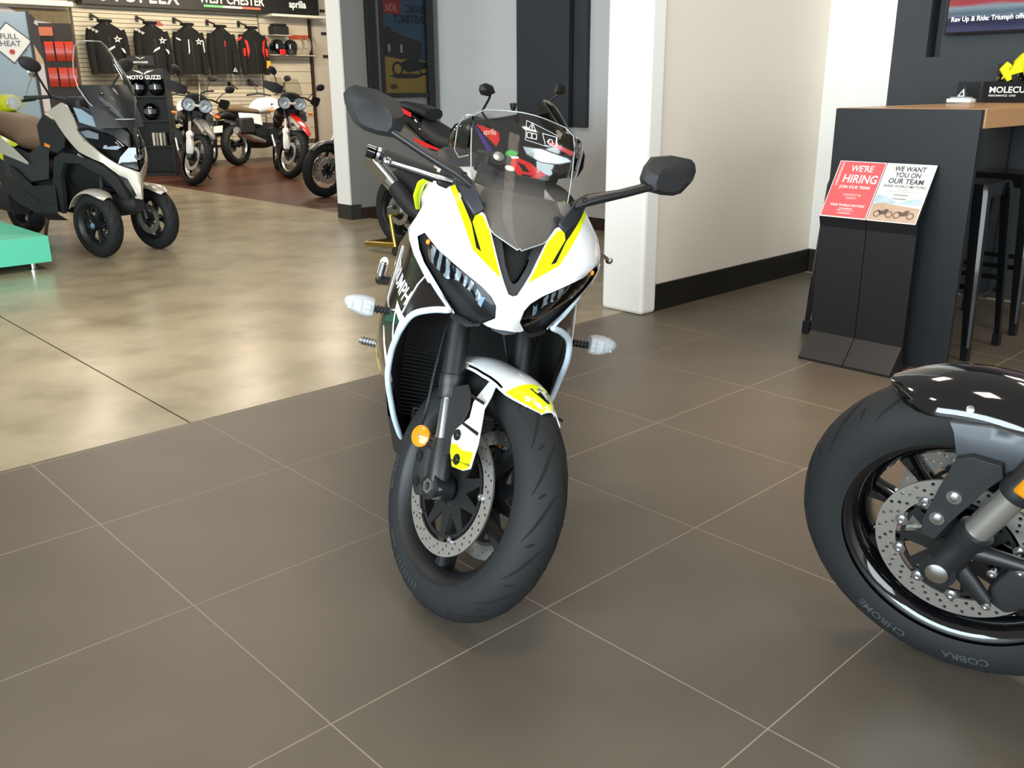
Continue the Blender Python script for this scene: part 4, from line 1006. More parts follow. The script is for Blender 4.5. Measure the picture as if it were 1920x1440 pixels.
MB().patch([(.108-.03, .124), (.108+.03, .124), (.108+.03, .124+.003), (.108-.03, .124+.003)], f, 0, .2).build('text_line', M_PGR, s2, 0); MB().text('WEST CHESTER, PA', .007, lambda x, y: f(.108+x, .115+y)).build('lettering', M_PGR, s2, 0); MB().patch([(.108-.03, .106), (.108+.03, .106), (.108+.03, .106+.003), (.108-.03, .106+.003)], f, 0, .2).build('text_line', M_PGR, s2, 0)


# wall screen
TVB = AB(4.885, .995, 1.462)
tv = thing('wall_screen', 'wide flat screen on the charcoal wall showing a ticker line', 'screen', TVB)
off = -TVB
at0(MB().boxab(4.845, 4.885, -.25, .995, 1.462, 2.16), off).build('housing', M_BLKG, tv, 0, bevel=.004)
at0(MB().boxab(4.885, 4.8998, .2, .5, 1.65, 1.95), off).build('wall_bracket', M_BLK, tv, 0)
def screenmat():
    m = bpy.data.materials.new('lit_screen'); m.use_nodes = True; nt = m.node_tree; b = nt.nodes['Principled BSDF']
    tc = nt.nodes.new('ShaderNodeTexCoord'); sp = nt.nodes.new('ShaderNodeSeparateXYZ'); nt.links.new(tc.outputs['Object'], sp.inputs[0])
    mr = nt.nodes.new('ShaderNodeMapRange'); mr.inputs[1].default_value = 0; mr.inputs[2].default_value = .7; nt.links.new(sp.outputs[2], mr.inputs[0])
    n = nt.nodes.new('ShaderNodeTexNoise'); n.inputs['Scale'].default_value = 2.5; mp = nt.nodes.new('ShaderNodeMapping'); mp.inputs['Scale'].default_value = (1, 1, 6)
    nt.links.new(tc.outputs['Object'], mp.inputs[0]); nt.links.new(mp.outputs[0], n.inputs['Vector'])
    ad = nt.nodes.new('ShaderNodeMath'); ad.operation = 'MULTIPLY_ADD'; ad.inputs[1].default_value = .08; nt.links.new(n.outputs[0], ad.inputs[0]); nt.links.new(mr.outputs[0], ad.inputs[2])
    r = nt.nodes.new('ShaderNodeValToRGB'); els = r.color_ramp.elements
    els[0].position = .0; els[0].color = (*hx('#4a4f6a'), 1); els[1].position = .999; els[1].color = (*hx('#8d3038'), 1)
    for p, c in ((.09, '#3c3d63'), (.115, '#20274a'), (.15, '#20274a'), (.165, '#6f7f92'), (.2, '#55707f'), (.245, '#8fa3ae'), (.275, '#b0454c'), (.32, '#a83c44'), (.5, '#6d7a80')):
        e = els.new(p); e.color = (*hx(c), 1)
    nt.links.new(ad.outputs[0], r.inputs[0]); nt.links.new(r.outputs[0], b.inputs['Emission Color']); b.inputs['Emission Strength'].default_value = .8
    b.inputs['Base Color'].default_value = (.01, .01, .01, 1); b.inputs['Roughness'].default_value = .15
    return m
at0(MB().add([AB(4.8445, .983, 1.478), AB(4.8445, -.24, 1.478), AB(4.8445, -.24, 2.148), AB(4.8445, .983, 2.148)], [(0, 1, 2, 3)]), off).build('picture', screenmat(), tv, 0)
at0(MB().text('Rev Up & Ride: Triumph offers as low as 0.9', .036, lambda x, y: AB(4.844, .962-x, 1.533+y), align='LEFT', bold=.01, sx=.92), off).build('ticker_text', mat('ticker_white', '#ffffff', .5, emit=.9), tv, 0)

# things on the worktop
ch = thing('card_holder', 'small white card holder with a black triangle card on the oak worktop', 'card holder', AB(4.70, .79, 1.1))
MB().box((0, 0, .011), (.085, .13, .022)).build('base', M_PAPW, ch, 30, bevel=.004).rotation_euler = (0, 0, TH)
o = MB().box((0, 0, .026), (.05, .10, .008)).build('card_stack', mat('card_grey', '#a8adb0', .6), ch, 0); o.rotation_euler = (0, 0, TH)
o = MB().prism([(-.035, .028), (.035, .028), (.012, .095)], (-.012, 0, 0), (0, -1, 0), (.15, 0, .99), .003).build('triangle_card', M_BLK, ch, 0); o.rotation_euler = (0, 0, TH)
o = MB().prism([(-.022, .033), (.018, .033), (.008, .075)], (-.0125, 0, 0), (0, -1, 0), (.15, 0, .99), .001, holes=[[(-.012, .038), (.010, .038), (.004, .062)]]).build('card_print', M_LETW, ch, 0); o.rotation_euler = (0, 0, TH)
o = MB().box((.03, -.02, .065), (.003, .12, .09), ry=.12).build('acrylic_back', glass('acrylic', (.75, .78, .8), .05), ch, 0); o.rotation_euler = (0, 0, TH)
TR = AB(4.78, .47, 1.1005)
tr = thing('tool_caddy', 'black caddy of spray bottles printed with a cleaning brand on the worktop', 'caddy', TR, (0, 0, TH))
MB().box((0, 0, .006), (.13, .44, .012)).box((-.062, 0, .055), (.006, .44, .11)).box((.062, 0, .055), (.006, .44, .11)).box((0, .217, .055), (.13, .006, .11)).box((0, -.217, .055), (.13, .006, .11)).build('tray', M_BLKG, tr, 0, bevel=.003)
MB().text('MOLECULE', .044, lambda x, y: Vector((-.0656, .185-x, .052+y)), bold=.02, align='LEFT', sx=1.05).text('PERFORMANCE  CARE', .014, lambda x, y: Vector((-.0656, .185-x, .032+y)), align='LEFT', bold=.01).build('lettering', M_LETW, tr, 0)
for (y, hgt, r_) in ((.165, .19, .022), (.115, .17, .020), (.055, .185, .022), (.0, .19, .02)):
    tp = AB(4.78, .47, 1.1) + BX*y + Vector((0, 0, .0125))
    bt = thing('spray_bottle', {.165: 'tallest black spray bottle at the left end of the caddy', .115: 'second black bottle from the left in the caddy', .055: 'third black bottle from the left in the caddy under the yellow cloth', .0: 'rightmost black bottle in the caddy in view'}[y], 'bottle', tp, group='bottles in the caddy')
    MB().lathe([(0, 0), (r_, 0), (r_, hgt*.6), (r_*.55, hgt*.72), (r_*.5, hgt*.76)], (0, 0, 0), (0, 0, 1), 16).build('body', M_BLKG, bt, 40)
    MB().lathe([(r_*.6, hgt*.74), (r_*.55, hgt*.98), (r_*.4, hgt), (0, hgt)], (0, 0, 0), (0, 0, 1), 14).build('cap', M_BLKM, bt, 40)
cl_ = MB()
for i in range(16):
    pass
rows = []
for i in range(13):
    t = i/12; y = .11-.30*t
    zt = .205+.05*math.sin(PI*min(1, t*1.3))+.012*math.sin(9*t)
    row = []
    for j in range(11):
        q = -1+2*j/10; row.append(Vector((q*.075, y+.02*math.sin(5*q+t*4), zt-.09*abs(q)**2.0-.012*math.sin(7*q+11*t))))
    rows.append(row)
cl_.loft(rows, False, False); cl_.loft([[p-Vector((0, 0, .006)) for p in r] for r in rows], False, False)
cl_.tube([Vector((-.065, .10, .20)), Vector((-.075, .12, .17)), Vector((-.072, .10, .14)), Vector((-.07, .085, .115))], [.018, .024, .02, .012], 8)
cl_.tube([Vector((-.07, .02, .215)), Vector((-.08, .0, .17)), Vector((-.078, -.005, .13))], [.02, .024, .016], 8)
cb = cl_.build('yellow_cloth', mat('yellow_microfibre', '#f2ef1e', .9, bump=.6, bscale=200), None, 60, loc=TR+Vector((0, 0, .0)))
cb.rotation_euler = (0, 0, TH); tag(cb, 'bright yellow microfibre cloth draped over the bottles in the caddy', 'cloth')

# ------------------------------------------------------------------ black and red sport motorcycle behind the white one
apr = thing('sport_motorcycle', 'black sport motorcycle with red and purple fairing graphics on a gold rear stand', 'motorcycle', (.234, 6.2, 0), (0, 0, R(49)))
def lsect(y, hw, top, bot, n=14, pw=.8, xc=0.0):
    return [Vector((xc+hw*math.copysign(abs(math.cos(2*PI*j/n))**pw, math.cos(2*PI*j/n)), y, (top+bot)/2 + (top-bot)/2*math.copysign(abs(math.sin(2*PI*j/n))**pw, math.sin(2*PI*j/n)))) for j in range(n)]
AFW = wheel_matrix((0, 0, .30), (1, 0, 0)); ARW = wheel_matrix((0, 1.37, .312), (1, 0, 0))
make_tyre(AFW, apr, .24, .06, 1, 0, None, 48, name='front_tyre'); cast_rim(AFW, apr, .22, .052, 5, M_BLK, fork=.12)
for s in (-1, 1): make_disc(AFW, apr, s*.065, .11, .155, 20, 2, True, 5, out=s)
make_tyre(ARW, apr, .225, .085, 1.08, 0, None, 48, name='rear_tyre'); cast_rim(ARW, apr, .222, .078, 5, M_BLK, fork=.12)
make_disc(ARW, apr, -.09, .07, .11, 18, 2, True, 4, out=-1)
for s in (-1, 1):
    MB().tube([Vector((s*.105, 0, .30)), Vector((s*.105, .13, .58))], .022, 10).tube([Vector((s*.105, .13, .58)), Vector((s*.105, .30, .95))], .028, 10).build('fork_leg', M_GOLD, apr, 50)
    sw = MB().loft([[Vector((s*x, y, z)) for x, z in ((.10, zc-hh), (.135, zc-hh), (.135, zc+hh), (.10, zc+hh))] for y, zc, hh in ((.80, .42, .07), (1.05, .37, .05), (1.25, .34, .035), (1.45, .31, .03))])
    sw.build('swingarm', M_ALU, apr, 30, bevel=.006)
    MB().box((s*.138, 1.33, .345), (.012, .09, .07)).build('chain_adjuster', M_ALU, apr, 0, bevel=.003)
    MB().lathe([(.018, 0), (.018, .012), (.009, .014), (0, .014)], (s*.144, 1.345, .345), (s, 0, 0), 6).build('axle_nut', M_GUN, apr, 20)
# fairing: side skins
ag = tps([(-.30,.78,.03),(-.26,.72,.06),(-.16,.86,.12),(-.14,.66,.16),(.0,.80,.19),(.05,.95,.17),(.15,.75,.215),(.2,.95,.20),(.4,.95,.21),(.4,.75,.23),(.6,.7,.24),(.0,.60,.20),(.3,.5,.22),(.6,.4,.2),(.25,.35,.16),(.0,1.05,.10)])
def AS(s, off=0.0): return lambda y, z, d: Vector((s*max(.0, ag(y, z)+off-d), y, z))
M_PUR = mat('purple_paint', '#4a2b86', .25, coat=.5); M_GRN = mat('green_decal', '#1fae3f', .3, coat=.4)
for s in (-1, 1):
    p = MB().patch([(-.30,.78),(-.27,.70),(-.16,.63),(.05,.60),(.14,.45),(.25,.33),(.55,.30),(.66,.45),(.66,.68),(.50,.80),(.46,.98),(.20,1.02),(.02,1.05),(-.14,.90)], AS(s), .005, .035).build('side_fairing', M_BLKG, apr, 50)
    MB().patch([(.438,.976),(.43,.968),(.24,.83),(.215,.868),(.225,.92)], AS(s, .002), 0, .03).build('red_flash', M_RED, p)
    MB().patch([(.440,.955),(.428,.96),(.265,.80),(.315,.80)], AS(s, .003), 0, .03).build('purple_flash', M_PUR, p)
    MB().patch([(.155,.765),(.063,.765),(-.03,.735),(-.139,.66),(-.06,.625),(.031,.633),(.11,.70)], AS(s, .002), 0, .03, holes=[[(.07,.74),(.01,.72),(-.03,.675),(.02,.68)], [(.03,.665),(-.05,.655),(-.03,.64),(.03,.645)]]).build('red_flash', M_RED, p)
    MB().patch([(.16,.80),(.12,.815),(.06,.795),(.08,.775),(.165,.765)], AS(s, .003), 0, .03).build('green_flash', M_GRN, p)
    MB().patch([(.18,.775),(.06,.772),(.055,.760),(.17,.755)], AS(s, .0035), 0, .03).build('white_flash', M_LETW, p)
    MB().text('aprilia', .052, lambda x, y, s=s: AS(s, .004)(.30+s*(x*.98), .905+y-.2*x*0, 0), bold=.02, sx=.9).build('lettering', mat('pale_red_letters', '#f2b5a5', .5), p, 0)
    h = MB().patch([(.03,.835),(-.10,.82),(-.24,.765),(-.26,.745),(-.20,.73),(-.10,.745),(-.0,.79)], AS(s, .004), .006, .03).build('headlight', M_REFL, apr, 40)
    MB().patch([(.035,.842),(-.10,.827),(-.25,.77),(-.27,.74),(-.20,.722),(-.10,.738),(.01,.785)], AS(s, .002), .006, .03).build('surround', M_BLK, h, 40)
    MB().patch([(-.15,.87),(-.28,.80),(-.30,.775),(-.27,.778),(-.13,.855)], AS(s, .004), 0, .03).build('red_flash', M_RED, p)
    MB().tube([Vector((s*.20, .34, 1.0)), Vector((s*.29, .30, 1.05)), Vector((s*.33, .20, 1.13)), Vector((s*.35, .17, 1.155))], .008, 8).build('mirror_stalk', M_BLK, apr, 50)
    MB().loft([[Vector((s*(.37+x*q), .165+o_, 1.185+z*q)) for x, z in ((-.06, -.02), (-.03, .03), (.02, .042), (.065, .03), (.075, 0), (.055, -.03), (.0, -.038))] for o_, q in ((.02, .95), (.005, 1), (-.015, .8), (-.024, .4))]).build('mirror', M_BLK, apr, 40)
    MB().tube([Vector((s*.12, .33, .97)), Vector((s*.24, .36, .985)), Vector((s*.36, .42, .97))], [.012, .013, .016], 10).build('handlebar', M_BLKM, apr, 50)
MB().patch([(.0, .0), (.07, .08), (.10, .22), (.085, .30), (0, .34), (-.085, .30), (-.10, .22), (-.07, .08)], lambda x, t, d: Vector((x, -.20+t*.62+2.2*x*x+d, .88+t*.72)), .003, .03).build('windscreen', glass('amber_clear_screen', (.80, .78, .70), .05), apr, 50)
MB().lathe([(0, .05), (.022, .05), (.024, .045), (.02, .02), (.012, 0)], (.0, .28, 1.05), (0, 0, 1), 14).build('reservoir', M_BLKM, apr)
MB().box((0, .15, .93), (.20, .10, .06)).build('instrument_display', M_BLKM, apr, 0, bevel=.01)
MB().box((-.16, .24, .965), (.003, .13, .075), rz=.1, rx=.0).build('price_tag', M_PAPW, apr, 0)
MB().loft([lsect(.42, .14, 1.0, .80), lsect(.55, .20, 1.03, .76), lsect(.72, .17, .98, .74), lsect(.82, .10, .88, .74)]).build('fuel_tank', M_BLKG, apr, 60)
MB().loft([lsect(.72, .10, .85, .76), lsect(.90, .15, .90, .78), lsect(1.05, .13, .97, .84), lsect(1.10, .08, 1.0, .86)]).build('rider_seat', M_SEAT, apr, 60)
tl_ = MB().loft([lsect(1.0, .12, .90, .76), lsect(1.15, .12, 1.03, .84), lsect(1.34, .09, 1.08, .93), lsect(1.48, .04, 1.09, 1.0)]).build('tail_unit', M_BLKG, apr, 60)
MB().loft([lsect(1.04, .09, 1.06, .98), lsect(1.18, .10, 1.09, 1.03), lsect(1.36, .06, 1.11, 1.06)]).build('seat_cowl', M_BLK, apr, 40)
for s in (-1, 1):
    MB().loft([[Vector((s*.135, .86, .79)), Vector((s*.135, .86, .775))], [Vector((s*.14, 1.0, .83)), Vector((s*.14, 1.0, .80))], [Vector((s*.135, 1.12, .86)), Vector((s*.135, 1.12, .82))]], False, False).build('red_flash', M_RED, tl_)
    MB().loft([[Vector((s*.12, 1.15, 1.03)), Vector((s*.125, 1.15, 1.0))], [Vector((s*.095, 1.30, 1.075)), Vector((s*.10, 1.30, 1.04))]], False, False).build('red_flash', M_RED, tl_)
MB().loft([lsect(.25, .15, .70, .30), lsect(.6, .18, .74, .24), lsect(.85, .13, .62, .26)]).build('engine', M_GUN, apr, 40)
ex = MB().loft([[(Vector((-.19+x*w, y, z))+Vector((0, -.55*q*w, .83*q*w))) for x, q in [(math.cos(2*PI*j/12), math.sin(2*PI*j/12)) for j in range(12)]] for y, z, w in ((1.24, .47, .05), (1.32, .53, .055), (1.44, .62, .055), (1.54, .70, .045))]).build('silencer', M_ALU, apr, 40)
MB().loft([[(Vector((-.19+x*w, y, z))+Vector((0, -.55*q*w, .83*q*w))) for x, q in [(math.cos(2*PI*j/12), math.sin(2*PI*j/12)) for j in range(12)]] for y, z, w in ((1.00, .30, .03), (1.10, .35, .055), (1.20, .43, .066), (1.28, .50, .062))]).build('heat_shield', M_BLKM, ex, 40)
MB().box((-.245, 1.44, .63), (.006, .26, .07), rx=R(37)).build('shield_plate', mat('bronze_grey', '#7d7466', .4, metal=.5), ex, 0)
# gold rear stand
ps = thing('paddock_stand', 'gold tubular rear stand lifting the black sport motorcycle', 'stand', (.234, 6.2, 0), (0, 0, R(49)))
for s in (-1, 1):
    MB().tube([Vector((s*.215, 1.325, .295)), Vector((s*.225, 1.27, .06))], .016, 10).build('upright', M_GOLD, ps, 50)
    MB().lathe([(.03, -.012), (.034, -.01), (.034, .01), (.03, .012), (0, .012)], (s*.245, 1.245, .034), (s, 0, 0), 18).lathe([(0, -.012), (.03, -.012)], (s*.245, 1.245, .034), (s, 0, 0), 18).build('roller', M_BLKM, ps, 40)
    MB().box((s*.185, 1.335, .290), (.07, .04, .02)).build('hook', M_GOLD, ps, 0, bevel=.004)
    MB().tube([Vector((s*.225, 1.27, .075)), Vector((s*.225, 1.60, .055))], .021, 10).build('foot_tube', M_GOLD, ps, 50)
MB().tube([Vector((-.225, 1.60, .055)), Vector((.225, 1.60, .055))], .019, 10).build('cross_tube', M_GOLD, ps, 50)

# ------------------------------------------------------------------ teal display plinth
M_TEAL = mat('teal_laminate', '#5fcfae', .5); 
PC = AB(.6, 6.2, 0)
pl_ = thing('display_plinth', 'low teal display plinth on short chrome feet beside the three-wheeled scooter', 'plinth', PC)
at0(MB().boxab(-1.2, 1.265, 5.525, 7.2, .055, .235), -PC).build('platform', M_TEAL, pl_, 0, bevel=.003)
for (a, b) in ((1.15, 5.58), (-1.0, 5.58), (1.15, 7.1), (-1.0, 7.1)):
    at0(MB().lathe([(.03, 0), (.03, .008), (.018, .012), (.018, .0545)], AB(a, b, 0), (0, 0, 1), 16), -PC).build('foot', M_CHR, pl_, 40)

# ------------------------------------------------------------------ three-wheeled scooter
scb = thing('three_wheel_scooter', 'champagne and black three-wheeled scooter with tall windshield and brown seat', 'scooter', (-2.95, 7.06, 0), (0, 0, R(53)))
G_ = [(-.27,.62,.0),(-.25,.42,.0),(-.22,.75,.05),(-.12,.85,.13),(-.02,.9,.18),(.1,1.0,.20),(.25,1.12,.21),(.3,.9,.28),(.1,.75,.26),(-.1,.65,.17),(.4,.75,.31),(.45,1.0,.27),(-.15,.5,.08),(0,.55,.18),(.2,.6,.28),(.5,.6,.3),(-.05,1.0,.13),(-.1,.95,.09)]
gs = tps(G_)
def GS(s, off=0.0): return lambda y, z, d: Vector((s*(max(0.0, gs(y, z))+off-d), y, z))
M_CHAMP = mat('champagne_paint', '#c9c1b2', .25, metal=.35, coat=.7); M_BRN = mat('brown_seat_vinyl', '#5f4a38', .6, bump=.4, bscale=150)
M_GRYP = mat('graphite_plastic', '#26292d', .45)
for s in (-1, 1):
    W_ = Matrix.Translation((s*.235, 0, .243)) @ Matrix.Rotation(R(8), 4, 'Z')
    make_tyre(W_, scb, .185, .058, 1.0, 16, None, 48, name='front_tyre')
    rm = cast_rim(W_, scb, .17, .05, 5, M_BLK, fork=.22, rot=R(20))
    MB().lathe([(0, s*.056), (.02, s*.055), (.024, s*.048), (.024, 0)], (0, 0, 0), (1, 0, 0), 18).xf(W_).build('hub_cap', mat('blue_hub_cap', '#86a9c4', .3, metal=.5), rm)
    make_disc(W_, scb, -s*.06, .07, .115, 16, 2, True, 4, out=-s)
    rows = []
    for i in range(13):
        th = 38-100*i/12; w = .075*(1-.5*max(0, (th-18)/20)**2)
        rows.append([Vector((w*math.sin(t*1.3), 0, 0)) + ring_pt(0, .268-.035*(1-math.cos(t*1.3)), R(th)) for t in [-1+2*j/10 for j in range(11)]])
    f_ = MB().loft(rows, False, False); inn2 = [[p-Vector((0, p.y, p.z)).normalized()*.005 for p in r] for r in rows]
    f_.loft(inn2, False, False).loft([per(rows), per(inn2)], True, False).xf(W_).build('front_fender', M_SILV, scb, 60)
    MB().tube([Vector((s*.17, .0, .243)), Vector((s*.13, .06, .50)), Vector((s*.08, .12, .72))], [.03, .028, .03], 10).tube([Vector((s*.02, .0, .47)), Vector((s*.15, .02, .50))], .02, 8).build('suspension_arm', M_GUN, scb, 50)
    p = MB().patch([(.296,1.116),(.238,1.097),(.156,1.006),(.108,.929),(-.025,.813),(-.169,.68),(-.264,.622),(-.255,.425),(-.211,.434),(-.157,.613),(-.094,.695),(.08,.773),(.204,.876),(.34,.992),(.445,1.05)], GS(s, .006), .012, .035).build('shield_band', M_CHAMP, scb, 50)
    h = MB().patch([(.117,.935),(.019,.945),(-.123,.892),(-.20,.811),(-.166,.786),(-.063,.80),(.034,.851)], GS(s, .0), .01, .03).build('headlight', M_BLKG, scb, 50)
    MB().patch([(.08,.915),(.02,.925),(-.05,.90),(-.06,.86),(.03,.875)], GS(s, .003), 0, .02).build('reflector', M_REFL, h)
    MB().patch([(.117,.935),(.019,.945),(-.123,.892),(-.20,.811),(-.166,.786),(-.063,.80),(.034,.851)], GS(s, .008), .002, .03).build('lens', G_LENS, h, 50)
    MB().patch([(.176,1.084),(.101,1.071),(-.025,1.006),(-.095,.954),(-.05,.941),(.102,.98)], GS(s, .002), .004, .03).build('light_strip', mat('pale_blue_lens', '#93a7b6', .1, coat=.8), scb, 50)
    MB().patch([(.176,1.09),(.108,.929),(.019,.945),(-.123,.892),(-.225,.80),(-.21,.90),(-.12,.97),(-.04,1.03),(.10,1.085)], GS(s, -.006), .01, .035).build('front_cowl', M_GRYP, scb, 50)
    MB().patch([(.487,1.037),(.337,.975),(.222,.878),(.229,.80),(.30,.76),(.52,.80),(.56,.95)], GS(s, .004), .012, .035).build('leg_shield_side', M_BLKM, scb, 50)
    MB().patch([(.46,.83),(.39,.815),(.39,.795),(.46,.805)], GS(s, .008), .004, .03).build('side_marker', M_ORG, scb)
    MB().patch([(.34,.73),(.263,.76),(.1,.75),(-.091,.672),(-.148,.59),(-.164,.42),(-.11,.447),(-.063,.60),(.094,.69),(.235,.69),(.318,.59),(.366,.435),(.42,.30),(.50,.32),(.44,.55)], GS(s, .006), .03, .03).build('wheel_arch', M_BLKM, scb, 50)
    MB().patch([(-.157,.61),(-.198,.58),(-.225,.448),(-.20,.441)], GS(s, .008), .006, .03).build('chin_vent', M_BLKG, scb, 30)
    MB().patch([(.10,.76),(.02,.71),(-.04,.67),(-.03,.655),(.03,.69),(.11,.735)], GS(s, -.0), .006, .03).build('turn_signal', G_SIGNAL, scb, 40)
    MB().patch([(-.169,.685),(-.182,.733),(-.225,.80),(-.262,.80),(-.264,.64)], GS(s, .002), .008, .03).build('grille', M_BLKG, scb, 40)
    # floorboard, side panels and tail
    MB().loft([[Vector((s*.30, .42, .52)), Vector((s*.31, .42, .30)), Vector((s*.22, .45, .24))], [Vector((s*.33, .70, .50)), Vector((s*.34, .72, .30)), Vector((s*.22, .75, .22))], [Vector((s*.31, 1.0, .62)), Vector((s*.32, 1.05, .36)), Vector((s*.2, 1.1, .28))], [Vector((s*.25, 1.4, .70)), Vector((s*.25, 1.4, .45)), Vector((s*.15, 1.4, .42))]], False, False).build('lower_side', M_BLKM, scb, 50)
    MB().loft([[Vector((s*.325, .46, .375)), Vector((s*.30, .44, .37))], [Vector((s*.345, .62, .385)), Vector((s*.30, .62, .375))], [Vector((s*.335, .90, .47)), Vector((s*.31, .90, .44))]], False, False).build('floorboard_trim', M_ALU, scb, 30)
    MB().loft([[Vector((s*.30, .78, .675)), Vector((s*.30, .78, .655))], [Vector((s*.31, 1.0, .80)), Vector((s*.315, 1.0, .70))], [Vector((s*.29, 1.3, .90)), Vector((s*.29, 1.3, .74))], [Vector((s*.20, 1.7, .93)), Vector((s*.20, 1.7, .80))]], False, False).build('tail_panel', M_CHAMP, scb, 50)
    MB().loft([[Vector((s*.24, .52, .86)), Vector((s*.30, .50, .56))], [Vector((s*.27, .80, .74)), Vector((s*.31, .80, .52))], [Vector((s*.28, 1.2, .82)), Vector((s*.30, 1.2, .55))]], False, False).build('centre_tunnel', M_GRYP, scb, 50)
    MB().tube([Vector((s*.06, .40, 1.12)), Vector((s*.20, .46, 1.16)), Vector((s*.36, .56, 1.15))], [.014, .014, .018], 10).build('handlebar', M_BLKM, scb, 50)
    MB().tube([Vector((s*.22, .44, 1.16)), Vector((s*.30, .40, 1.28)), Vector((s*.34, .38, 1.34))], .008, 8).build('mirror_stalk', M_BLK, scb, 50)
    MB().ell((s*.37, .37, 1.385), (.085, .03, .05), nu=14, nv=8, M=Matrix.Rotation(-s*.35, 3, 'Y')).build('mirror', M_BLKM, scb, 60)
MB().loft([lsect(-.20, .04, .44, .33), lsect(-.10, .10, .46, .30), lsect(.05, .12, .48, .28)]).build('chin', M_BLKM, scb, 50)
MB().loft([lsect(-.10, .05, .80, .45), lsect(.05, .14, 1.0, .45), lsect(.30, .20, 1.06, .4), lsect(.42, .22, 1.05, .4)]).build('inner_body', M_DARK, scb, 40)
MB().loft([lsect(.40, .20, .80, .28), lsect(.6, .25, .70, .26), lsect(1.0, .25, .72, .28), lsect(1.4, .20, .78, .40)]).build('inner_frame', M_DARK, scb, 40)
MB().prism([(math.cos(2*PI*i/6)*.026, math.sin(2*PI*i/6)*.026) for i in range(6)], (0, -.262, .735), (1, 0, 0), (0, .12, .99), .006).build('emblem', mat('silver_blue_badge', '#aebccb', .2, metal=.7), scb, 0)
# tall windshield
WSP = [(1.0, -.245, .10, .10), (1.12, -.20, .19, .11), (1.22, -.135, .215, .11), (1.32, -.06, .20, .10), (1.42, .015, .165, .08), (1.51, .09, .125, .05), (1.545, .12, .085, .03)]
r1 = [[Vector((h*t, y+sw*t*t*1.6, z)) for t in [-1+i/7 for i in range(15)]] for z, y, h, sw in WSP]
r2 = [[p+Vector((0, .004, 0)) for p in r] for r in r1]
wsh = MB().loft(r1, False, False).build('windshield', G_CLEAR, scb, 60)
MB().tube(per(r1)+[per(r1)[0]], .004, 6).build('windshield_edge', mat('painted_edge_glow', '#c9cdcd', .15, coat=.6), wsh, 60)  # same pale tube, edge glow put into its colour
MB().loft([[Vector((x, y+1.6*x*x*2, z)) for x in [-.19+.38*i/8 for i in range(9)]] for z, y in ((.94, -.20), (1.04, -.165), (1.14, -.11), (1.24, -.04))], False, False).build('windshield_fairing', M_GRYP, scb, 50)
for s in (-1, 1):
    for z, y, x in ((1.17, -.125, .13), (1.08, -.175, .13)): MB().lathe([(0, .008), (.012, .006), (.014, 0)], (s*x, y+.005, z), (s*.3, -1, .4), 12).build('windshield_screw', M_BLKG, scb)
MB().box((0, .30, 1.10), (.30, .18, .12)).build('dashboard', M_BLKM, scb, 30, bevel=.03)
MB().loft([lsect(.72, .10, .80, .70), lsect(.85, .17, .86, .72), lsect(1.1, .20, .86, .74), lsect(1.18, .20, .96, .76), lsect(1.45, .20, 1.02, .82), lsect(1.75, .13, 1.04, .90)]).build('seat', M_BRN, scb, 60)
SRW = wheel_matrix((0, 1.58, .275), (1, 0, 0))
make_tyre(SRW, scb, .205, .07, 1.0, 0, None, 48, name='rear_tyre'); cast_rim(SRW, scb, .185, .06, 5, M_BLK)
MB().loft([lsect(1.3, .10, .45, .22, xc=-.16), lsect(1.6, .12, .46, .24, xc=-.16), lsect(1.85, .10, .48, .32, xc=-.16)]).build('silencer', M_BLKM, scb, 40)
MB().tube([Vector((-.16, .86, .30)), Vector((-.20, .88, .12)), Vector((-.24, .86, .006))], [.018, .014, .012], 8).build('stand_leg', mat('rusty_brown_steel', '#4a2c22', .6), scb, 40)

# ------------------------------------------------------------------ travel enduro motorcycles on the wooden floor
G_WIND = glass('small_screen', (.82, .82, .8), .06)
def wire_wheel(M, parent, rb, hw, rimcol, nsp=18, hubr=.04):
    w = MB().lathe([(rb, -hw), (rb+.006, -hw), (rb+.004, -hw*.8), (rb-.012, -hw*.4), (rb-.014, 0), (rb-.012, hw*.4), (rb+.004, hw*.8), (rb+.006, hw), (rb, hw), (rb-.018, hw*.5), (rb-.022, 0), (rb-.018, -hw*.5), (rb, -hw)], (0, 0, 0), (1, 0, 0), 48).xf(M).build('wheel_rim', rimcol, parent, 45)
    MB().lathe([(.01, -hw*1.5), (hubr, -hw*1.4), (hubr*.7, -hw*.6), (hubr*.7, hw*.6), (hubr, hw*1.4), (.01, hw*1.5)], (0, 0, 0), (1, 0, 0), 18).xf(M).build('hub', M_BLK, parent, 40)
    for k in range(nsp):
        a = 2*PI*k/nsp; sd = 1 if k % 2 else -1
        MB().tube([ring_pt(sd*hw*1.3, hubr, a+sd*.25), ring_pt(sd*hw*.3, rb-.015, a)], .0022, 5).xf(M).build('spoke', M_ALU, w, 0)
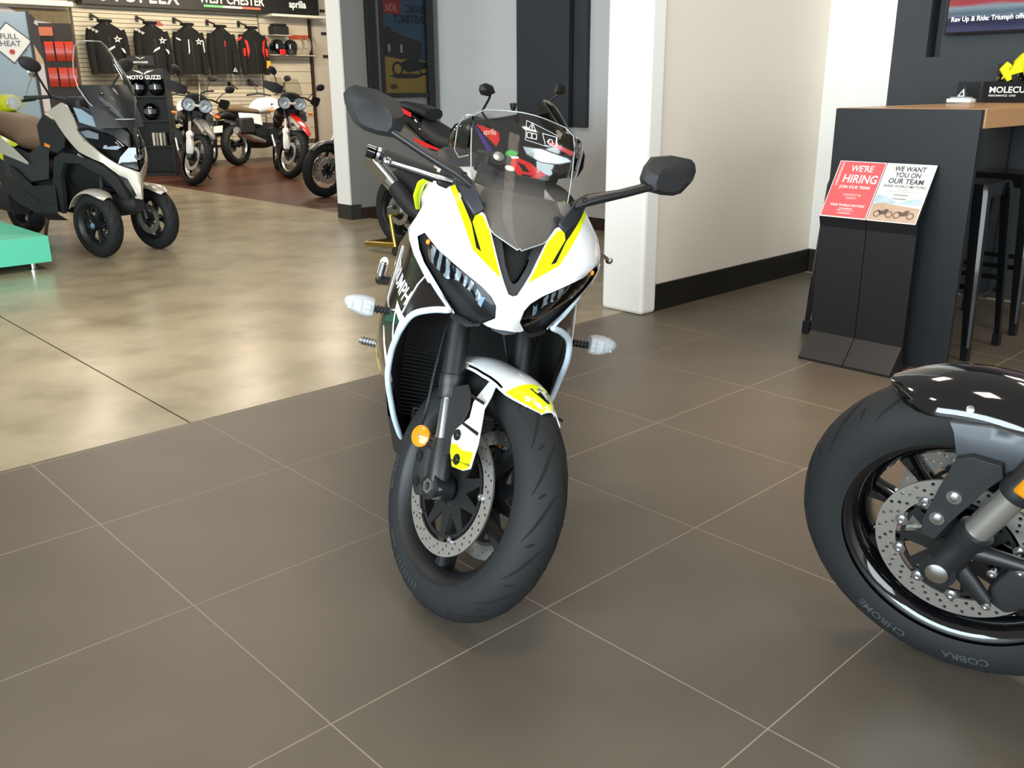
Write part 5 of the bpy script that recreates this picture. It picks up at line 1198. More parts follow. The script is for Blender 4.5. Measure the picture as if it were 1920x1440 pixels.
def enduro(loc, yaw, lean, beak, label, side_white=True, steer=27):
    t = thing('travel_enduro_motorcycle', label, 'motorcycle', loc, (0, R(lean), R(yaw)))
    ax = Vector((0, math.sin(R(26)), math.cos(R(26)))); P0 = Vector((0, .04, .335))
    ST = Matrix.Translation(P0) @ Matrix.Rotation(R(steer), 4, ax) @ Matrix.Translation(-P0)
    W_ = ST @ wheel_matrix((0, 0, .337), (1, 0, 0))
    make_tyre(W_, t, .277, .058, 1.0, 0, None, 48, 38, name='front_tyre')
    wire_wheel(W_, t, .245, .032, mat('polished_rim', '#d9d4c8', .2, metal=.9), 16)
    for s in (-1, 1): make_disc(W_, t, s*.062, .11, .155, 16, 2, True, 5, out=s)
    for s in (-1, 1):
        l0 = Vector((s*.105, .0, .337))
        MB().cyl(l0+ax*.20, l0+ax*.52, .022, 12).xf(ST).build('fork_stanchion', mat('silver_fork', '#c9c5bd', .3, metal=.7), t, 50)
        MB().cyl(l0+ax*.5, l0+ax*.56, .03, 12).cyl(l0+ax*.56, l0+ax*.78, .027, 12).xf(ST).build('fork_tube', M_BLK, t, 50)
        MB().cyl(l0-ax*.03, l0+ax*.2, .028, 12).ell(l0, (.04, .04, .04)).xf(ST).build('fork_bottom', M_BLK, t, 50)
        fq = Vector((0, -math.cos(R(26)), math.sin(R(26))))
        fg = MB().loft([[l0+ax*w+Vector((x*.042*k, 0, 0))+fq*y*k for x, y in ((-1, -.015), (-.85, .03), (0, .045), (.85, .03), (1, -.015))] for w, k in ((.04, .6), (.07, 1.0), (.20, 1.05), (.26, .95), (.33, 1.15), (.36, .8))], False, False).xf(ST).build('fork_guard', M_WHT, t, 40)
        MB().text('V', .075, lambda x, y, l0=l0, s=s: ST @ (l0+Vector((x, 0, 0))+fq*.049+ax*(.24+y)), bold=.01).build('lettering', M_BLK, fg, 0)
        MB().box(Vector((s*.075, .11, .40)), (.05, .07, .10)).xf(ST).build('brake_caliper', M_GUN, t, 30, bevel=.01)
        # lamps
        h = MB().lathe([(.088, .03), (.092, .0), (.085, -.06), (.03, -.08)], (s*.102, .135, 1.02), (0, -1, .12), 22).build('headlight', M_BLKM, t, 40)
        MB().lathe([(0, -.02), (.03, -.012), (.082, .022)], (s*.102, .135, 1.02), (0, -1, .12), 22).build('reflector', M_REFL, h, 60)
        MB().lathe([(0, .034), (.03, .032), (.084, .024)], (s*.102, .135, 1.02), (0, -1, .12), 22).build('lens', G_LENS, h, 60)
        # tank shoulders and hand gear
        MB().loft([[Vector((s*.10, .26, .98)), Vector((s*.22, .28, .92)), Vector((s*.24, .30, .80)), Vector((s*.14, .30, .74))], [Vector((s*.12, .45, 1.06)), Vector((s*.24, .48, .97)), Vector((s*.25, .50, .82)), Vector((s*.16, .5, .74))], [Vector((s*.08, .85, 1.02)), Vector((s*.16, .85, .92)), Vector((s*.17, .85, .82)), Vector((s*.12, .85, .76))]], False, False).build('tank_side', M_WHT, t, 40)
        MB().tube([Vector((s*.05, .32, 1.13)), Vector((s*.2, .36, 1.16)), Vector((s*.42, .46, 1.15))], [.012, .012, .017], 8).xf(ST).build('handlebar', M_BLK, t, 50)
        MB().loft([[Vector((s*x, y, z)) for x, y, z in r] for r in (((.24, .22, 1.20), (.24, .24, 1.10)), ((.36, .24, 1.22), (.36, .26, 1.08)), ((.47, .36, 1.21), (.47, .38, 1.12)))], False, False).xf(ST).build('hand_guard', M_BLKM, t, 40)
        MB().tube([Vector((s*.26, .36, 1.16)), Vector((s*.31, .34, 1.27)), Vector((s*.38, .33, 1.33))], .007, 6).xf(ST).build('mirror_stalk', M_BLK, t, 50)
        MB().ell((s*.40, .33, 1.37), (.075, .025, .05), nu=12, nv=8, M=Matrix.Rotation(-s*.4, 3, 'Y')).xf(ST).build('mirror', M_BLKM, t, 60)
        MB().loft([lsect(.42, .06, .66, .50, xc=s*.20), lsect(.52, .07, .68, .48, xc=s*.24), lsect(.64, .05, .66, .50, xc=s*.20)]).build('engine_cylinder', M_GUN, t, 40)
        for k in range(5): MB().box((s*.235, .52, .51+.032*k), (.12, .17, .008)).build('cooling_fin', M_BLK, t, 0)
        MB().tube([Vector((s*.23, .42, .56)), Vector((s*.20, .30, .42)), Vector((s*.12, .45, .24)), Vector((s*.12, .9, .24))], .02, 8).build('exhaust_pipe', M_STEEL, t, 50)
        MB().lathe([(.02, 0), (.018, .05), (.006, .07), (0, .07)], (s*.24, .20, .90), (s, 0, .05), 10).build('turn_signal', M_ORG, t, 40)
    MB().box((0, .10, 1.02), (.10, .03, .035)).build('lamp_bridge', M_SILV, t, 0, bevel=.008)
    MB().loft([lsect(.16, .13, 1.16, 1.0), lsect(.26, .15, 1.18, .95), lsect(.34, .12, 1.14, .95)]).build('instrument_cowl', M_BLKM, t, 50)
    WS = [(1.08, .13, .13, .05), (1.18, .17, .15, .06), (1.28, .21, .13, .05), (1.36, .24, .08, .03)]
    r1 = [[Vector((h*q, y+sw*q*q, z)) for q in [-1+i/5 for i in range(11)]] for z, y, h, sw in WS]
    MB().loft(r1, False, False).loft([[p+Vector((0, .004, 0)) for p in r] for r in r1], False, False).loft([per(r1), per([[p+Vector((0, .004, 0)) for p in r] for r in r1])], True, False).build('windscreen', G_WIND, t, 60)
    # beak fender
    rows = [[Vector((w*q, y, z-.03*q*q)) for q in (-1, -.5, 0, .5, 1)] for y, z, w in ((.22, .90, .06), (.08, .86, .075), (-.10, .79, .07), (-.26, .70, .045), (-.31, .665, .015))]
    MB().loft(rows, False, False).loft([[p-Vector((0, 0, .012)) for p in r] for r in rows], False, False).loft([per(rows), per([[p-Vector((0, 0, .012)) for p in r] for r in rows])], True, False).xf(ST).build('beak', beak, t, 40)
    MB().loft([[Vector((s_*.055, y, z)) for s_ in (-1, 1)] + [Vector((s_*.075, y+.02, z-.06)) for s_ in (1, -1)] for y, z in ((.20, .87), (.06, .83), (-.12, .75))]).xf(ST).build('beak_side', M_SILV, t, 40)
    MB().loft([lsect(.30, .10, 1.08, .85), lsect(.5, .17, 1.10, .84), lsect(.72, .15, 1.05, .82), lsect(.88, .09, .92, .80)]).build('fuel_tank', M_BLK, t, 60)
    MB().loft([lsect(.85, .10, .90, .80), lsect(1.05, .15, .88, .78), lsect(1.3, .15, .94, .82), lsect(1.6, .11, .96, .86)]).build('seat', M_SEAT, t, 60)
    MB().box((0, 1.72, .98), (.22, .30, .03)).build('luggage_rack', M_BLK, t, 0, bevel=.008)
    MB().loft([lsect(.42, .12, .66, .28), lsect(.6, .15, .66, .22), lsect(.95, .12, .56, .24)]).build('engine', M_GUN, t, 40)
    RW_ = wheel_matrix((0, 1.53, .322), (1, 0, 0))
    make_tyre(RW_, t, .25, .07, 1.05, 0, None, 40, 34, name='rear_tyre'); wire_wheel(RW_, t, .22, .045, mat('polished_rim', '#d9d4c8', .2, metal=.9), 16)
    MB().tube([Vector((.10, .95, .42)), Vector((.13, 1.53, .322))], [.04, .045], 10).lathe([(0, .10), (.07, .09), (.085, .03), (.06, -.02)], (.08, 1.53, .322), (1, 0, 0), 18).build('drive_shaft', M_SILV, t, 50)
    MB().tube([Vector((.14, .95, .35)), Vector((.19, 1.15, .45)), Vector((.21, 1.35, .55)), Vector((.22, 1.62, .64))], [.03, .05, .06, .055], 12).build('silencer', M_STEEL, t, 50)
    MB().loft([lsect(1.4, .05, .92, .84), lsect(1.75, .09, .90, .70), lsect(1.95, .05, .72, .6)]).build('rear_mudguard', M_BLKM, t, 50)
    sl = math.tan(R(lean))
    MB().tube([Vector((.10, .62, .25)), Vector((.22, .66, .22*sl+.055)), Vector((.26, .67, .26*sl+.012))], .011, 8).build('side_stand', M_BLK, t, 40)
    return t
M_BEAKG = mat('grey_beak', '#55575a', .4)
enduro((-4.20, 12.36, 0), 22, 8, M_BEAKG, 'white travel enduro motorcycle with grey beak and twin round headlamps')
enduro((-3.12, 13.25, 0), 20, 6, M_RED, 'white travel enduro motorcycle with bright red beak and twin round headlamps')
# second row, parked tail towards the viewer
M_TAN = mat('tan_seat_vinyl', '#6b5a45', .6)
def tail_bike(loc, yaw, label, seatm):
    t = thing('touring_motorcycle', label, 'motorcycle', loc, (0, R(-5), R(yaw)), 'touring motorcycles parked tail first')
    RW_ = wheel_matrix((0, 0, .327), (1, 0, 0))
    make_tyre(RW_, t, .25, .075, 1.0, 0, None, 40, 30, name='rear_tyre'); wire_wheel(RW_, t, .22, .05, M_ALU, 14)
    MB().lathe([(0, .10), (.06, .095), (.10, .05), (.11, 0), (.08, -.03)], (-.08, 0, .327), (-1, 0, 0), 20).build('final_drive', M_SILV, t, 40)
    MB().tube([Vector((-.12, 0, .327)), Vector((-.10, .55, .42))], [.05, .045], 10).build('swingarm', M_GUN, t, 50)
    MB().tube([Vector((.16, .55, .35)), Vector((.20, .2, .42)), Vector((.23, -.2, .56))], [.03, .06, .06], 12).build('silencer', M_STEEL, t, 50)
    MB().loft([lsect(-.20, .09, .98, .86), lsect(.05, .16, .98, .82), lsect(.35, .16, .92, .80), lsect(.6, .11, .90, .80)]).build('seat', seatm, t, 60)
    MB().loft([lsect(.55, .10, .96, .80), lsect(.75, .20, 1.08, .80), lsect(1.0, .20, 1.10, .80), lsect(1.2, .10, 1.05, .85)]).build('fuel_tank', M_WHT, t, 60)
    MB().loft([lsect(.4, .14, .66, .26), lsect(.7, .18, .68, .24), lsect(1.0, .14, .66, .28)]).build('engine', M_GUN, t, 40)
    for s in (-1, 1):
        MB().loft([[Vector((s*.16, .0, .84)), Vector((s*.17, .0, .72))], [Vector((s*.19, .3, .82)), Vector((s*.20, .3, .66))], [Vector((s*.16, .55, .80)), Vector((s*.17, .55, .62))]], False, False).build('side_cover', M_WHT, t, 40)
        MB().tube([Vector((s*.05, 1.15, 1.12)), Vector((s*.25, 1.08, 1.17)), Vector((s*.42, .95, 1.16))], [.012, .012, .017], 8).build('handlebar', M_BLK, t, 50)
        MB().tube([Vector((s*.27, 1.08, 1.17)), Vector((s*.32, 1.1, 1.28)), Vector((s*.37, 1.1, 1.33))], .007, 6).build('mirror_stalk', M_BLK, t, 50)
        MB().ell((s*.40, 1.1, 1.36), (.08, .025, .05), nu=12, nv=8).build('mirror', M_BLKM, t, 60)
        MB().box((s*.25, .02, .62), (.13, .34, .26)).build('pannier', M_BLKM, t, 30, bevel=.03)
        MB().tube([Vector((s*.1, 1.5, .34)), Vector((s*.1, 1.2, .98))], .025, 10).build('fork_leg', M_ALU, t, 50)
    MB().lathe([(0, .02), (.035, .015), (.04, 0)], (0, -.33, .80), (0, -1, 0), 14).build('tail_lamp', M_RED, t, 40)
    MB().loft([lsect(-.33, .06, .84, .74), lsect(-.15, .09, .90, .76), lsect(.1, .10, .86, .70)]).build('tail_unit', M_BLK, t, 50)
    MB().box((0, -.36, .60), (.19, .006, .11), rx=R(-18)).build('number_plate', M_PAPW, t, 0)
    FWm = wheel_matrix((0, 1.52, .32), (1, 0, 0))
    make_tyre(FWm, t, .262, .058, 1.0, 0, None, 40, 0, name='front_tyre'); wire_wheel(FWm, t, .235, .035, M_ALU, 12)
    MB().patch([(0, 0), (.15, .05), (.17, .2), (.10, .34), (-.10, .34), (-.17, .2), (-.15, .05)], lambda x, q, d: Vector((x, 1.40-.3*q+d-1.0*x*x, 1.08+q)), .004, .05).build('windscreen', G_WIND, t, 50)
    return t
tail_bike(AB(5.6, 12.95), 0, 'dark touring motorcycle seen from the rear behind the tall black rack', M_SEAT)
tail_bike(AB(6.7, 13.2), -25, 'touring motorcycle with tan seat seen from the rear between the two white enduros', M_TAN)
tail_bike(AB(7.9, 10.9), -35, 'touring motorcycle with tan seat and gold springs partly hidden behind the pillar', M_TAN)
# dark bike half hidden by the pillar
db = thing('roadster_motorcycle', 'dark roadster motorcycle half hidden behind the grey pillar, only its front end showing', 'motorcycle', (-2.17, 10.86, 0), (0, R(6), R(-42)))
DW = wheel_matrix((0, 0, .312), (1, 0, 0))
make_tyre(DW, db, .252, .06, 1, 15, None, 48, name='front_tyre'); wire_wheel(DW, db, .225, .035, M_GUN, 18)
for s in (-1, 1):
    make_disc(DW, db, s*.06, .10, .15, 16, 2, True, 5, out=s)
    MB().tube([Vector((s*.10, 0, .312)), Vector((s*.10, .17, .62))], .024, 10).build('fork_bottom', M_BLK, db, 50)
    MB().tube([Vector((s*.10, .17, .62)), Vector((s*.10, .36, .98))], .020, 10).build('fork_stanchion', M_ALU, db, 50)
    MB().tube([Vector((s*.05, .38, 1.02)), Vector((s*.2, .42, 1.06)), Vector((s*.38, .5, 1.04))], .012, 8).build('handlebar', M_BLK, db, 50)
rows = []
for i in range(11):
    th = 42-100*i/10
    rows.append([Vector((.068*math.sin(q*1.3), 0, 0)) + ring_pt(0, .335-.03*(1-math.cos(q*1.3)), R(th)) for q in [-1+2*j/8 for j in range(9)]])
inn2 = [[p-Vector((0, p.y, p.z)).normalized()*.004 for p in r] for r in rows]
MB().loft(rows, False, False).loft(inn2, False, False).loft([per(rows), per(inn2)], True, False).xf(DW).build('front_fender', mat('grey_satin_fender', '#4a4b4d', .35, metal=.4), db, 60)
MB().lathe([(0, .03), (.07, .02), (.085, 0), (.08, -.05), (.03, -.09)], (0, .22, .92), (0, -1, 0), 22).build('headlight', M_BLK, db, 50)
MB().loft([lsect(.40, .10, 1.0, .82), lsect(.6, .15, 1.02, .8), lsect(.9, .09, .9, .78)]).build('fuel_tank', M_BLK, db, 60)
MB().loft([lsect(.85, .11, .84, .76), lsect(1.2, .13, .84, .76), lsect(1.45, .09, .86, .80)]).build('seat', M_SEAT, db, 60)
MB().loft([lsect(.38, .12, .7, .3), lsect(.8, .15, .7, .26)]).build('engine', M_GUN, db, 40)
DR = wheel_matrix((0, 1.4, .316), (1, 0, 0)); make_tyre(DR, db, .245, .07, 1, 0, None, 40, name='rear_tyre'); wire_wheel(DR, db, .218, .04, M_GUN, 12)
# lime scooters at the far left
def lime_scooter(loc, yaw, label):
    t = thing('scooter', label, 'scooter', loc, (0, 0, R(yaw)), 'lime scooters at the far left')
    M_LIME = mat('lime_paint', '#cfd62a', .25, coat=.6)
    for y, nm in ((0, 'front_tyre'), (1.3, 'rear_tyre')):
        W_ = wheel_matrix((0, y, .24), (1, 0, 0)); make_tyre(W_, t, .19, .05, 1, 0, None, 36, name=nm); cast_rim(W_, t, .17, .04, 5, M_GUN)
    MB().loft([lsect(-.05, .10, .95, .45), lsect(.10, .24, 1.02, .34), lsect(.20, .24, 1.02, .30)]).build('leg_shield', M_LIME, t, 50)
    MB().loft([lsect(-.22, .05, .46, .40), lsect(0, .09, .52, .46), lsect(.18, .07, .46, .38)]).build('front_fender', M_LIME, t, 50)
    MB().loft([lsect(.0, .10, 1.16, 1.02), lsect(.12, .16, 1.18, 1.0), lsect(.26, .10, 1.14, 1.0)]).build('headset', M_LIME, t, 50)
    MB().lathe([(0, .03), (.06, .02), (.07, -.02)], (0, -.03, 1.09), (0, -1, .1), 18).build('headlight', M_REFL, t, 50)
    MB().box((0, .52, .30), (.36, .60, .06)).build('floorboard', M_BLKM, t, 30, bevel=.02)
    MB().loft([lsect(.80, .12, .66, .32), lsect(1.0, .24, .72, .30), lsect(1.4, .24, .74, .36), lsect(1.7, .12, .70, .5)]).build('tail_body', M_LIME, t, 50)
    MB().loft([lsect(.78, .14, .76, .66), lsect(1.0, .18, .82, .68), lsect(1.4, .18, .86, .72), lsect(1.62, .10, .84, .74)]).build('seat', M_SEAT, t, 60)
    for s in (-1, 1):
        MB().tube([Vector((s*.1, .14, 1.1)), Vector((s*.36, .22, 1.12))], .016, 8).build('handlebar', M_BLKM, t, 50)
        MB().tube([Vector((s*.22, .16, 1.12)), Vector((s*.27, .12, 1.28)), Vector((s*.30, .1, 1.34))], .006, 6).build('mirror_stalk', M_CHR, t, 50)
        MB().ell((s*.31, .1, 1.40), (.05, .018, .07), nu=12, nv=8).build('mirror', M_CHR, t, 60)
    return t
lime_scooter(AB(2.25, 9.3), 55, 'lime scooter with chrome mirrors behind the brown seat of the three-wheeler')
lime_scooter(AB(1.38, 9.8), 55, 'lime scooter at the far left edge, half cut off, behind the three-wheeler')

# ------------------------------------------------------------------ framed picture and display board on the walls behind
FB = AB(4.84, 6.149, 1.05)
fp = thing('framed_poster', 'black framed poster of a motorcycle on yellow ground, lettering mirrored, on the grey wall', 'poster', FB)
off = -FB
at0(MB().boxab(4.46, 4.56, 6.10, 6.149, 1.12, 2.6).boxab(5.165, 5.235, 6.09, 6.149, .98, 2.6).boxab(4.56, 5.165, 6.10, 6.149, 1.12, 1.16), off).build('frame', M_BLK, fp, 0, bevel=.004)
at0(MB().boxab(4.56, 4.60, 6.115, 6.149, 1.16, 2.6), off).build('mount', mat('grey_mount', '#5c5b58', .6), fp, 0)
at0(MB().boxab(4.60, 4.645, 6.108, 6.149, 1.16, 2.6), off).build('inner_frame', M_BLK, fp, 0)
def pp(k): return lambda x, z, d=0: AB(4.645 + .515*x, 6.135-.0012*k, 1.16 + .67*z) + off   # picture coordinates, 0..1 across and up
MB().patch([(0, 0), (1, 0), (1, 1.5), (0, 1.5)], pp(0), 0, 3).build('sky_print', mat('blue_print', '#32506b', .35, var=.3, vscale=4), fp, 0)
MB().patch([(0, .50), (.35, .47), (1, .44), (1, 0), (0, 0)], pp(1), 0, 3).build('ground_print', mat('ochre_print', '#a08439', .35, var=.2, vscale=6), fp, 0)
MB().patch([(0, .86), (.20, .90), (.22, .84), (.36, .82), (.36, .80), (.92, .70), (.92, .48), (.4, .46), (.0, .52)], pp(2), 0, 3).patch([(.10, .24), (.55, .27), (.98, .26), (.75, .20), (.3, .2)], pp(2), 0, 3).build('building_print', mat('dark_brown_print', '#2b241f', .35), fp, 0)
pm = MB()
for x0, r_ in ((.32, .115), (.93, .10)):
    rg = lambda q, x0=x0: [(x0+q*1.15*math.cos(2*PI*i/18), .33+q*.9*math.sin(2*PI*i/18)) for i in range(18)]
    pm.patch(rg(r_), pp(3), 0, 3, holes=[rg(r_*.66)])
pm.patch([(.40, .42), (.60, .47), (.78, .44), (1, .42), (1, .34), (.75, .30), (.55, .28), (.45, .33)], pp(3), 0, 3).patch([(.72, .62), (.80, .60), (.86, .50), (.80, .42), (.68, .46), (.70, .54)], pp(3), 0, 3)
pm.build('motorcycle_print', mat('near_black_print', '#17181a', .35), fp, 0)
MB().patch([(.12, .56), (.17, .56), (.17, .66), (.12, .66)], pp(3), 0, 3).patch([(.40, .55), (.45, .55), (.45, .66), (.40, .66)], pp(3), 0, 3).build('pump_print', mat('pale_print', '#a7a9a5', .4), fp, 0)
MB().patch([(0, 1.06), (.44, 1.06), (.44, 1.3), (0, 1.3)], pp(3), 0, 3).build('red_label', mat('dull_red_print', '#8e2a28', .4), fp, 0)
MB().text('JACKAL', .13, lambda x, y: pp(4)(.22-x*.6, 1.10+y), bold=.01, shear=.2).build('label_lettering', mat('pink_print', '#c98a86', .5), fp, 0)
MB().text('BASIC', .155, lambda x, y: pp(4)(.985-x*1.05, 1.09+y), bold=.02, align='LEFT').text('INSTINCT', .155, lambda x, y: pp(4)(.985-x*1.05, .95+y), bold=.02, align='LEFT').build('lettering', mat('navy_print', '#10161f', .4), fp, 0)
MB().patch([(.12+.09*math.cos(2*PI*i/14)+.1, .09+.035*math.sin(2*PI*i/14)) for i in range(14)], pp(3), 0, 3).build('badge_print', mat('brown_badge_print', '#4e3620', .4), fp, 0)
at0(MB().boxab(4.645, 5.165, 6.1255, 6.1265, 1.16, 2.6), off).build('glazing', glass('picture_glass', (.88, .88, .88), .05), fp, 0)
DB = AB(5.30, 4.6, .87)
dbo = thing('display_board', 'tall charcoal display board on the pale grey wall behind the black sport motorcycle', 'board', DB)
at0(MB().boxab(5.24, 5.333, 4.29, 4.93, .87, WH), -DB).build('main_board', mat('charcoal_board', '#2b2f36', .6), dbo, 0, bevel=.003)
at0(MB().boxab(5.285, 5.333, 4.13, 4.275, .87, WH), -DB).build('side_board', mat('charcoal_board', '#2b2f36', .6), dbo, 0, bevel=.003)

# ------------------------------------------------------------------ far display wall: slats, fascia, jackets, accessories
M_SLAT = mat('cream_slat', '#cfc4ae', .6)
SLB = AB(6.4, 14.56, 0)
sw = struct(MB().boxab(4.80, 9.08, 14.585, 14.615, .25, 2.9).build('wall_slatboard', mat('slat_groove', '#6b6355', .8), smooth=0))
sm = None
for k in range(33):
    z = .30 + .0685*k
    if sm is None:
        sm = MB().box((1.6, 0, 0), (3.2, .022, .060)).build('slat', M_SLAT, sw, 0); o = sm
    else:
        o = sm.copy(); COL.objects.link(o); o.parent = sw
    o.location = AB(4.82, 14.572, z); o.rotation_euler = (0, 0, TH)
sm = None
for k in range(11):
    z = .40 + .205*k
    if sm is None:
        sm = MB().box((.5, 0, 0), (1.0, .022, .197)).build('slat', M_SLAT, sw, 0); o = sm
    else:
        o = sm.copy(); COL.objects.link(o); o.parent = sw
    o.location = AB(8.05, 14.572, z); o.rotation_euler = (0, 0, TH)
struct(MB().boxab(9.06, 9.11, 14.53, 14.61, 0, 2.5).build('trim_3', mat('dark_wood_post', '#3b2416', .5), smooth=0))
FA = AB(6.9, 14.3, 2.5)
fa = thing('sign_fascia', 'long black sign fascia with lit dealer lettering above the jackets', 'sign', FA)
at0(MB().boxab(4.9, 9.14, 14.28, 14.58, 2.50, 3.15), -FA).build('box', mat('black_fascia', '#0c0a09', .5), fa, 0)
M_LIT = mat('lit_letters', '#ffe9b8', .5, emit=1.1)
def ft(body, size, a, z, m, nm, **k): return at0(MB().text(body, size, lambda x, y: AB(a+x, 14.278, z+y), **k), -FA).build(nm, m, fa, 0)
ft('MOTOPLEX', .34, 5.66, 2.56, M_LIT, 'lettering', bold=.012, sx=.84, space=1.1)
ft('WEST CHESTER', .20, 7.42, 2.615, M_LIT, 'lettering', bold=.016, sx=.86)
ft('aprilia', .17, 8.70, 2.62, mat('white_sign_letters', '#e9e6df', .5, emit=.3), 'lettering', bold=.03, sx=.85)
for i, (nm, c) in enumerate((('green_bar', '#63c56b'), ('white_bar', '#f2e2bb'), ('red_bar', '#e0604a'))):
    at0(MB().boxab(6.89+.352*i, 6.89+.352*(i+1), 14.274, 14.2795, 2.548, 2.582), -FA).build(nm, mat(nm+'_lit', c, .5, emit=.6), fa, 0)
sh = MB().boxab(8.12, 9.28, 14.20, 14.565, 2.455, 2.495).build('lit_shelf', mat('white_shelf', '#e8e2d4', .4), smooth=0); tag(sh, 'white shelf edge under the sign fascia at its right end', 'shelf')
sh = MB().boxab(3.0, 4.78, 14.35, 14.615, 2.45, 2.52).build('lit_shelf', mat('white_shelf', '#e8e2d4', .4), smooth=0); tag(sh, 'white shelf edge above the outdoor mural at the far left', 'shelf')

M_JKT = mat('black_textile', '#0b0a09', .9, bump=.5, bscale=120); M_JRED = mat('red_textile', '#c2261d', .7); M_JWHT = mat('white_reflective', '#d7d6cf', .5)
M_HOOK = mat('black_hook', '#161412', .4)
def jacket(a, zt, hgt, w, label, kind, rot=0.0):
    hk = thing('wall_hook', {0: 'black slanted hook above the leftmost jacket', 1: 'black slanted hook above the second jacket from the left', 2: 'black slanted hook above the third jacket from the left', 3: 'black slanted hook above the plain black jacket', 4: 'black slanted hook above the red and black jacket'}[kind], 'hook', AB(a-.10, 14.56, zt+.10), (0, 0, TH), 'jacket hooks on the slat wall')
    MB().box((0, -.012, -.02), (.05, .02, .10)).build('plate', M_HOOK, hk, 0)
    MB().tube([Vector((0, -.02, 0)), Vector((0, -.32, -.08))], .011, 8).build('arm', M_HOOK, hk, 50)
    for k in range(4): MB().ell((0, -.10-.06*k, -.008-.016*k), (.012, .012, .016), nu=8, nv=6).build('stop_bead', M_HOOK, hk, 40)
    t = thing('jacket', label, 'jacket', AB(a, 14.29, zt-hgt), (0, 0, TH+rot), 'jackets on the slat wall')
    rows = []
    for z, hw, dp in ((0, .86, .085), (.25, .84, .095), (.55, .92, .11), (.75, 1.0, .11), (.86, .86, .095), (.93, .50, .08), (.97, .30, .07), (1.0, .27, .065)):
        rows.append([Vector((hw*w*.5*math.copysign(abs(math.cos(q))**.8, math.cos(q)), dp*math.copysign(abs(math.sin(q))**.9, math.sin(q)), z*hgt)) for q in [2*PI*j/18 for j in range(18)]])
    bd = MB().loft(rows).build('body', M_JKT, t, 60)
    for s in (-1, 1):
        MB().tube(smooth_path([Vector((s*w*.44, 0, hgt*.84)), Vector((s*w*.51, -.01, hgt*.62)), Vector((s*w*.53, -.03, hgt*.30)), Vector((s*w*.52, -.05, hgt*-.02))], 5), [.07]*5+[.064]*4+[.058]*4+[.052]*3, 12).build('sleeve', M_JKT if kind != 4 else M_JKT, t, 60)
    MB().tube([Vector((.10*math.cos(q), .06*math.sin(q), hgt*1.0+.01)) for q in [2*PI*j/14 for j in range(15)]], .022, 8).build('collar', M_JKT, t, 60)
    MB().tube([Vector((0, -.11, hgt*.02)), Vector((0, -.115, hgt*.6)), Vector((0, -.07, hgt*.98))], .005, 6).build('zip', mat('zip_grey', '#3a3a38', .4), bd, 50)
    def star(cx, cz, r_, y=-.128):
        pts = []
        for i in range(10):
            q = PI/2+2*PI*i/10; rr = r_ if i % 2 == 0 else r_*.45
            pts.append((cx+rr*math.cos(q)*(1.5 if i in (8,) else 1.0), cz+rr*math.sin(q)))
        return MB().patch(pts, lambda x, z, d: Vector((x, y+d, z)), .012, 3, holes=[[(cx+(x-cx)*.45, cz+(z-cz)*.45) for x, z in pts]])
    def quad(pts, m, nm, y=-.122): MB().patch(pts, lambda x, z, d: Vector((x, y+.35*abs(x)**1.5+d, z)), .014, .05).build(nm, m, bd, 0)
    if kind in (0, 1, 2):
        star(.12, hgt*.66, .06).build('emblem', M_JWHT, bd, 0)
        if kind < 2:
            quad([(.17, hgt*.50), (.22, hgt*.48), (.25, hgt*.40), (.22, hgt*.40)], M_JWHT, 'reflective_panel')
            quad([(-.05, hgt*.42), (.07, hgt*.50), (.07, hgt*.54), (-.02, hgt*.48)], M_JWHT, 'reflective_panel')
            for k in range(3): star(-.28+.05*k, hgt*(.86-.03*k), .028, -.10).build('emblem', M_JWHT, bd, 0)
        else:
            quad([(-.06, hgt*.70), (-.045, hgt*.70), (-.05, hgt*.45), (-.07, hgt*.40)], M_JWHT, 'reflective_panel'); quad([(.20, hgt*.70), (.225, hgt*.68), (.235, hgt*.42), (.215, hgt*.45)], M_JWHT, 'reflective_panel')
            quad([(-.25, hgt*.74), (-.18, hgt*.70), (-.18, hgt*.67), (-.24, hgt*.70)], M_JWHT, 'reflective_panel')
    if kind == 3:
        MB().patch([(.12, .03), (.20, .03), (.16, .10)], lambda x, z, d: Vector((x, -.102+d, z)), .01, 1, holes=[[(.14, .04), (.18, .04), (.16, .075)]]).build('emblem', M_JWHT, bd, 0)
        quad([(-.005, hgt*.70), (.012, hgt*.70), (.012, hgt*.58), (-.005, hgt*.58)], M_JRED, 'red_pull')
    if kind == 4:
        for s in (-1, 1):
            quad([(s*.15, hgt*.72), (s*.20, hgt*.74), (s*.17, hgt*.55), (s*.16, hgt*.34), (s*.12, hgt*.50)], M_JRED, 'red_panel')
            quad([(s*.24, hgt*.82), (s*.30, hgt*.76), (s*.31, hgt*.70), (s*.22, hgt*.77)], M_JRED, 'red_panel', -.10)
            MB().tube([Vector((s*w*.52, -.085, hgt*.55)), Vector((s*w*.53, -.09, hgt*.38))], [.028, .02], 8).build('sleeve_flash', M_JRED, t, 50)
        MB().box((.21, -.13, hgt*.20), (.075, .004, .13), ry=.1).build('price_tag', mat('yellow_tag', '#e8a71c', .5), bd, 0)
    return t
jacket(5.20, 2.25, .78, .52, 'black riding jacket with white emblems, leftmost on the slat wall', 0)
jacket(5.93, 2.25, .78, .47, 'black riding jacket with white emblem and pale chest flashes, second from the left', 1)
jacket(6.56, 2.25, .78, .43, 'black riding jacket with two long white chest stripes, third from the left', 2)
jacket(7.15, 2.24, .76, .40, 'plain black riding jacket with red zip pull beside the red one', 3)
jacket(7.74, 2.24, .76, .41, 'red and black riding jacket with yellow tag, rightmost on the slat wall', 4)
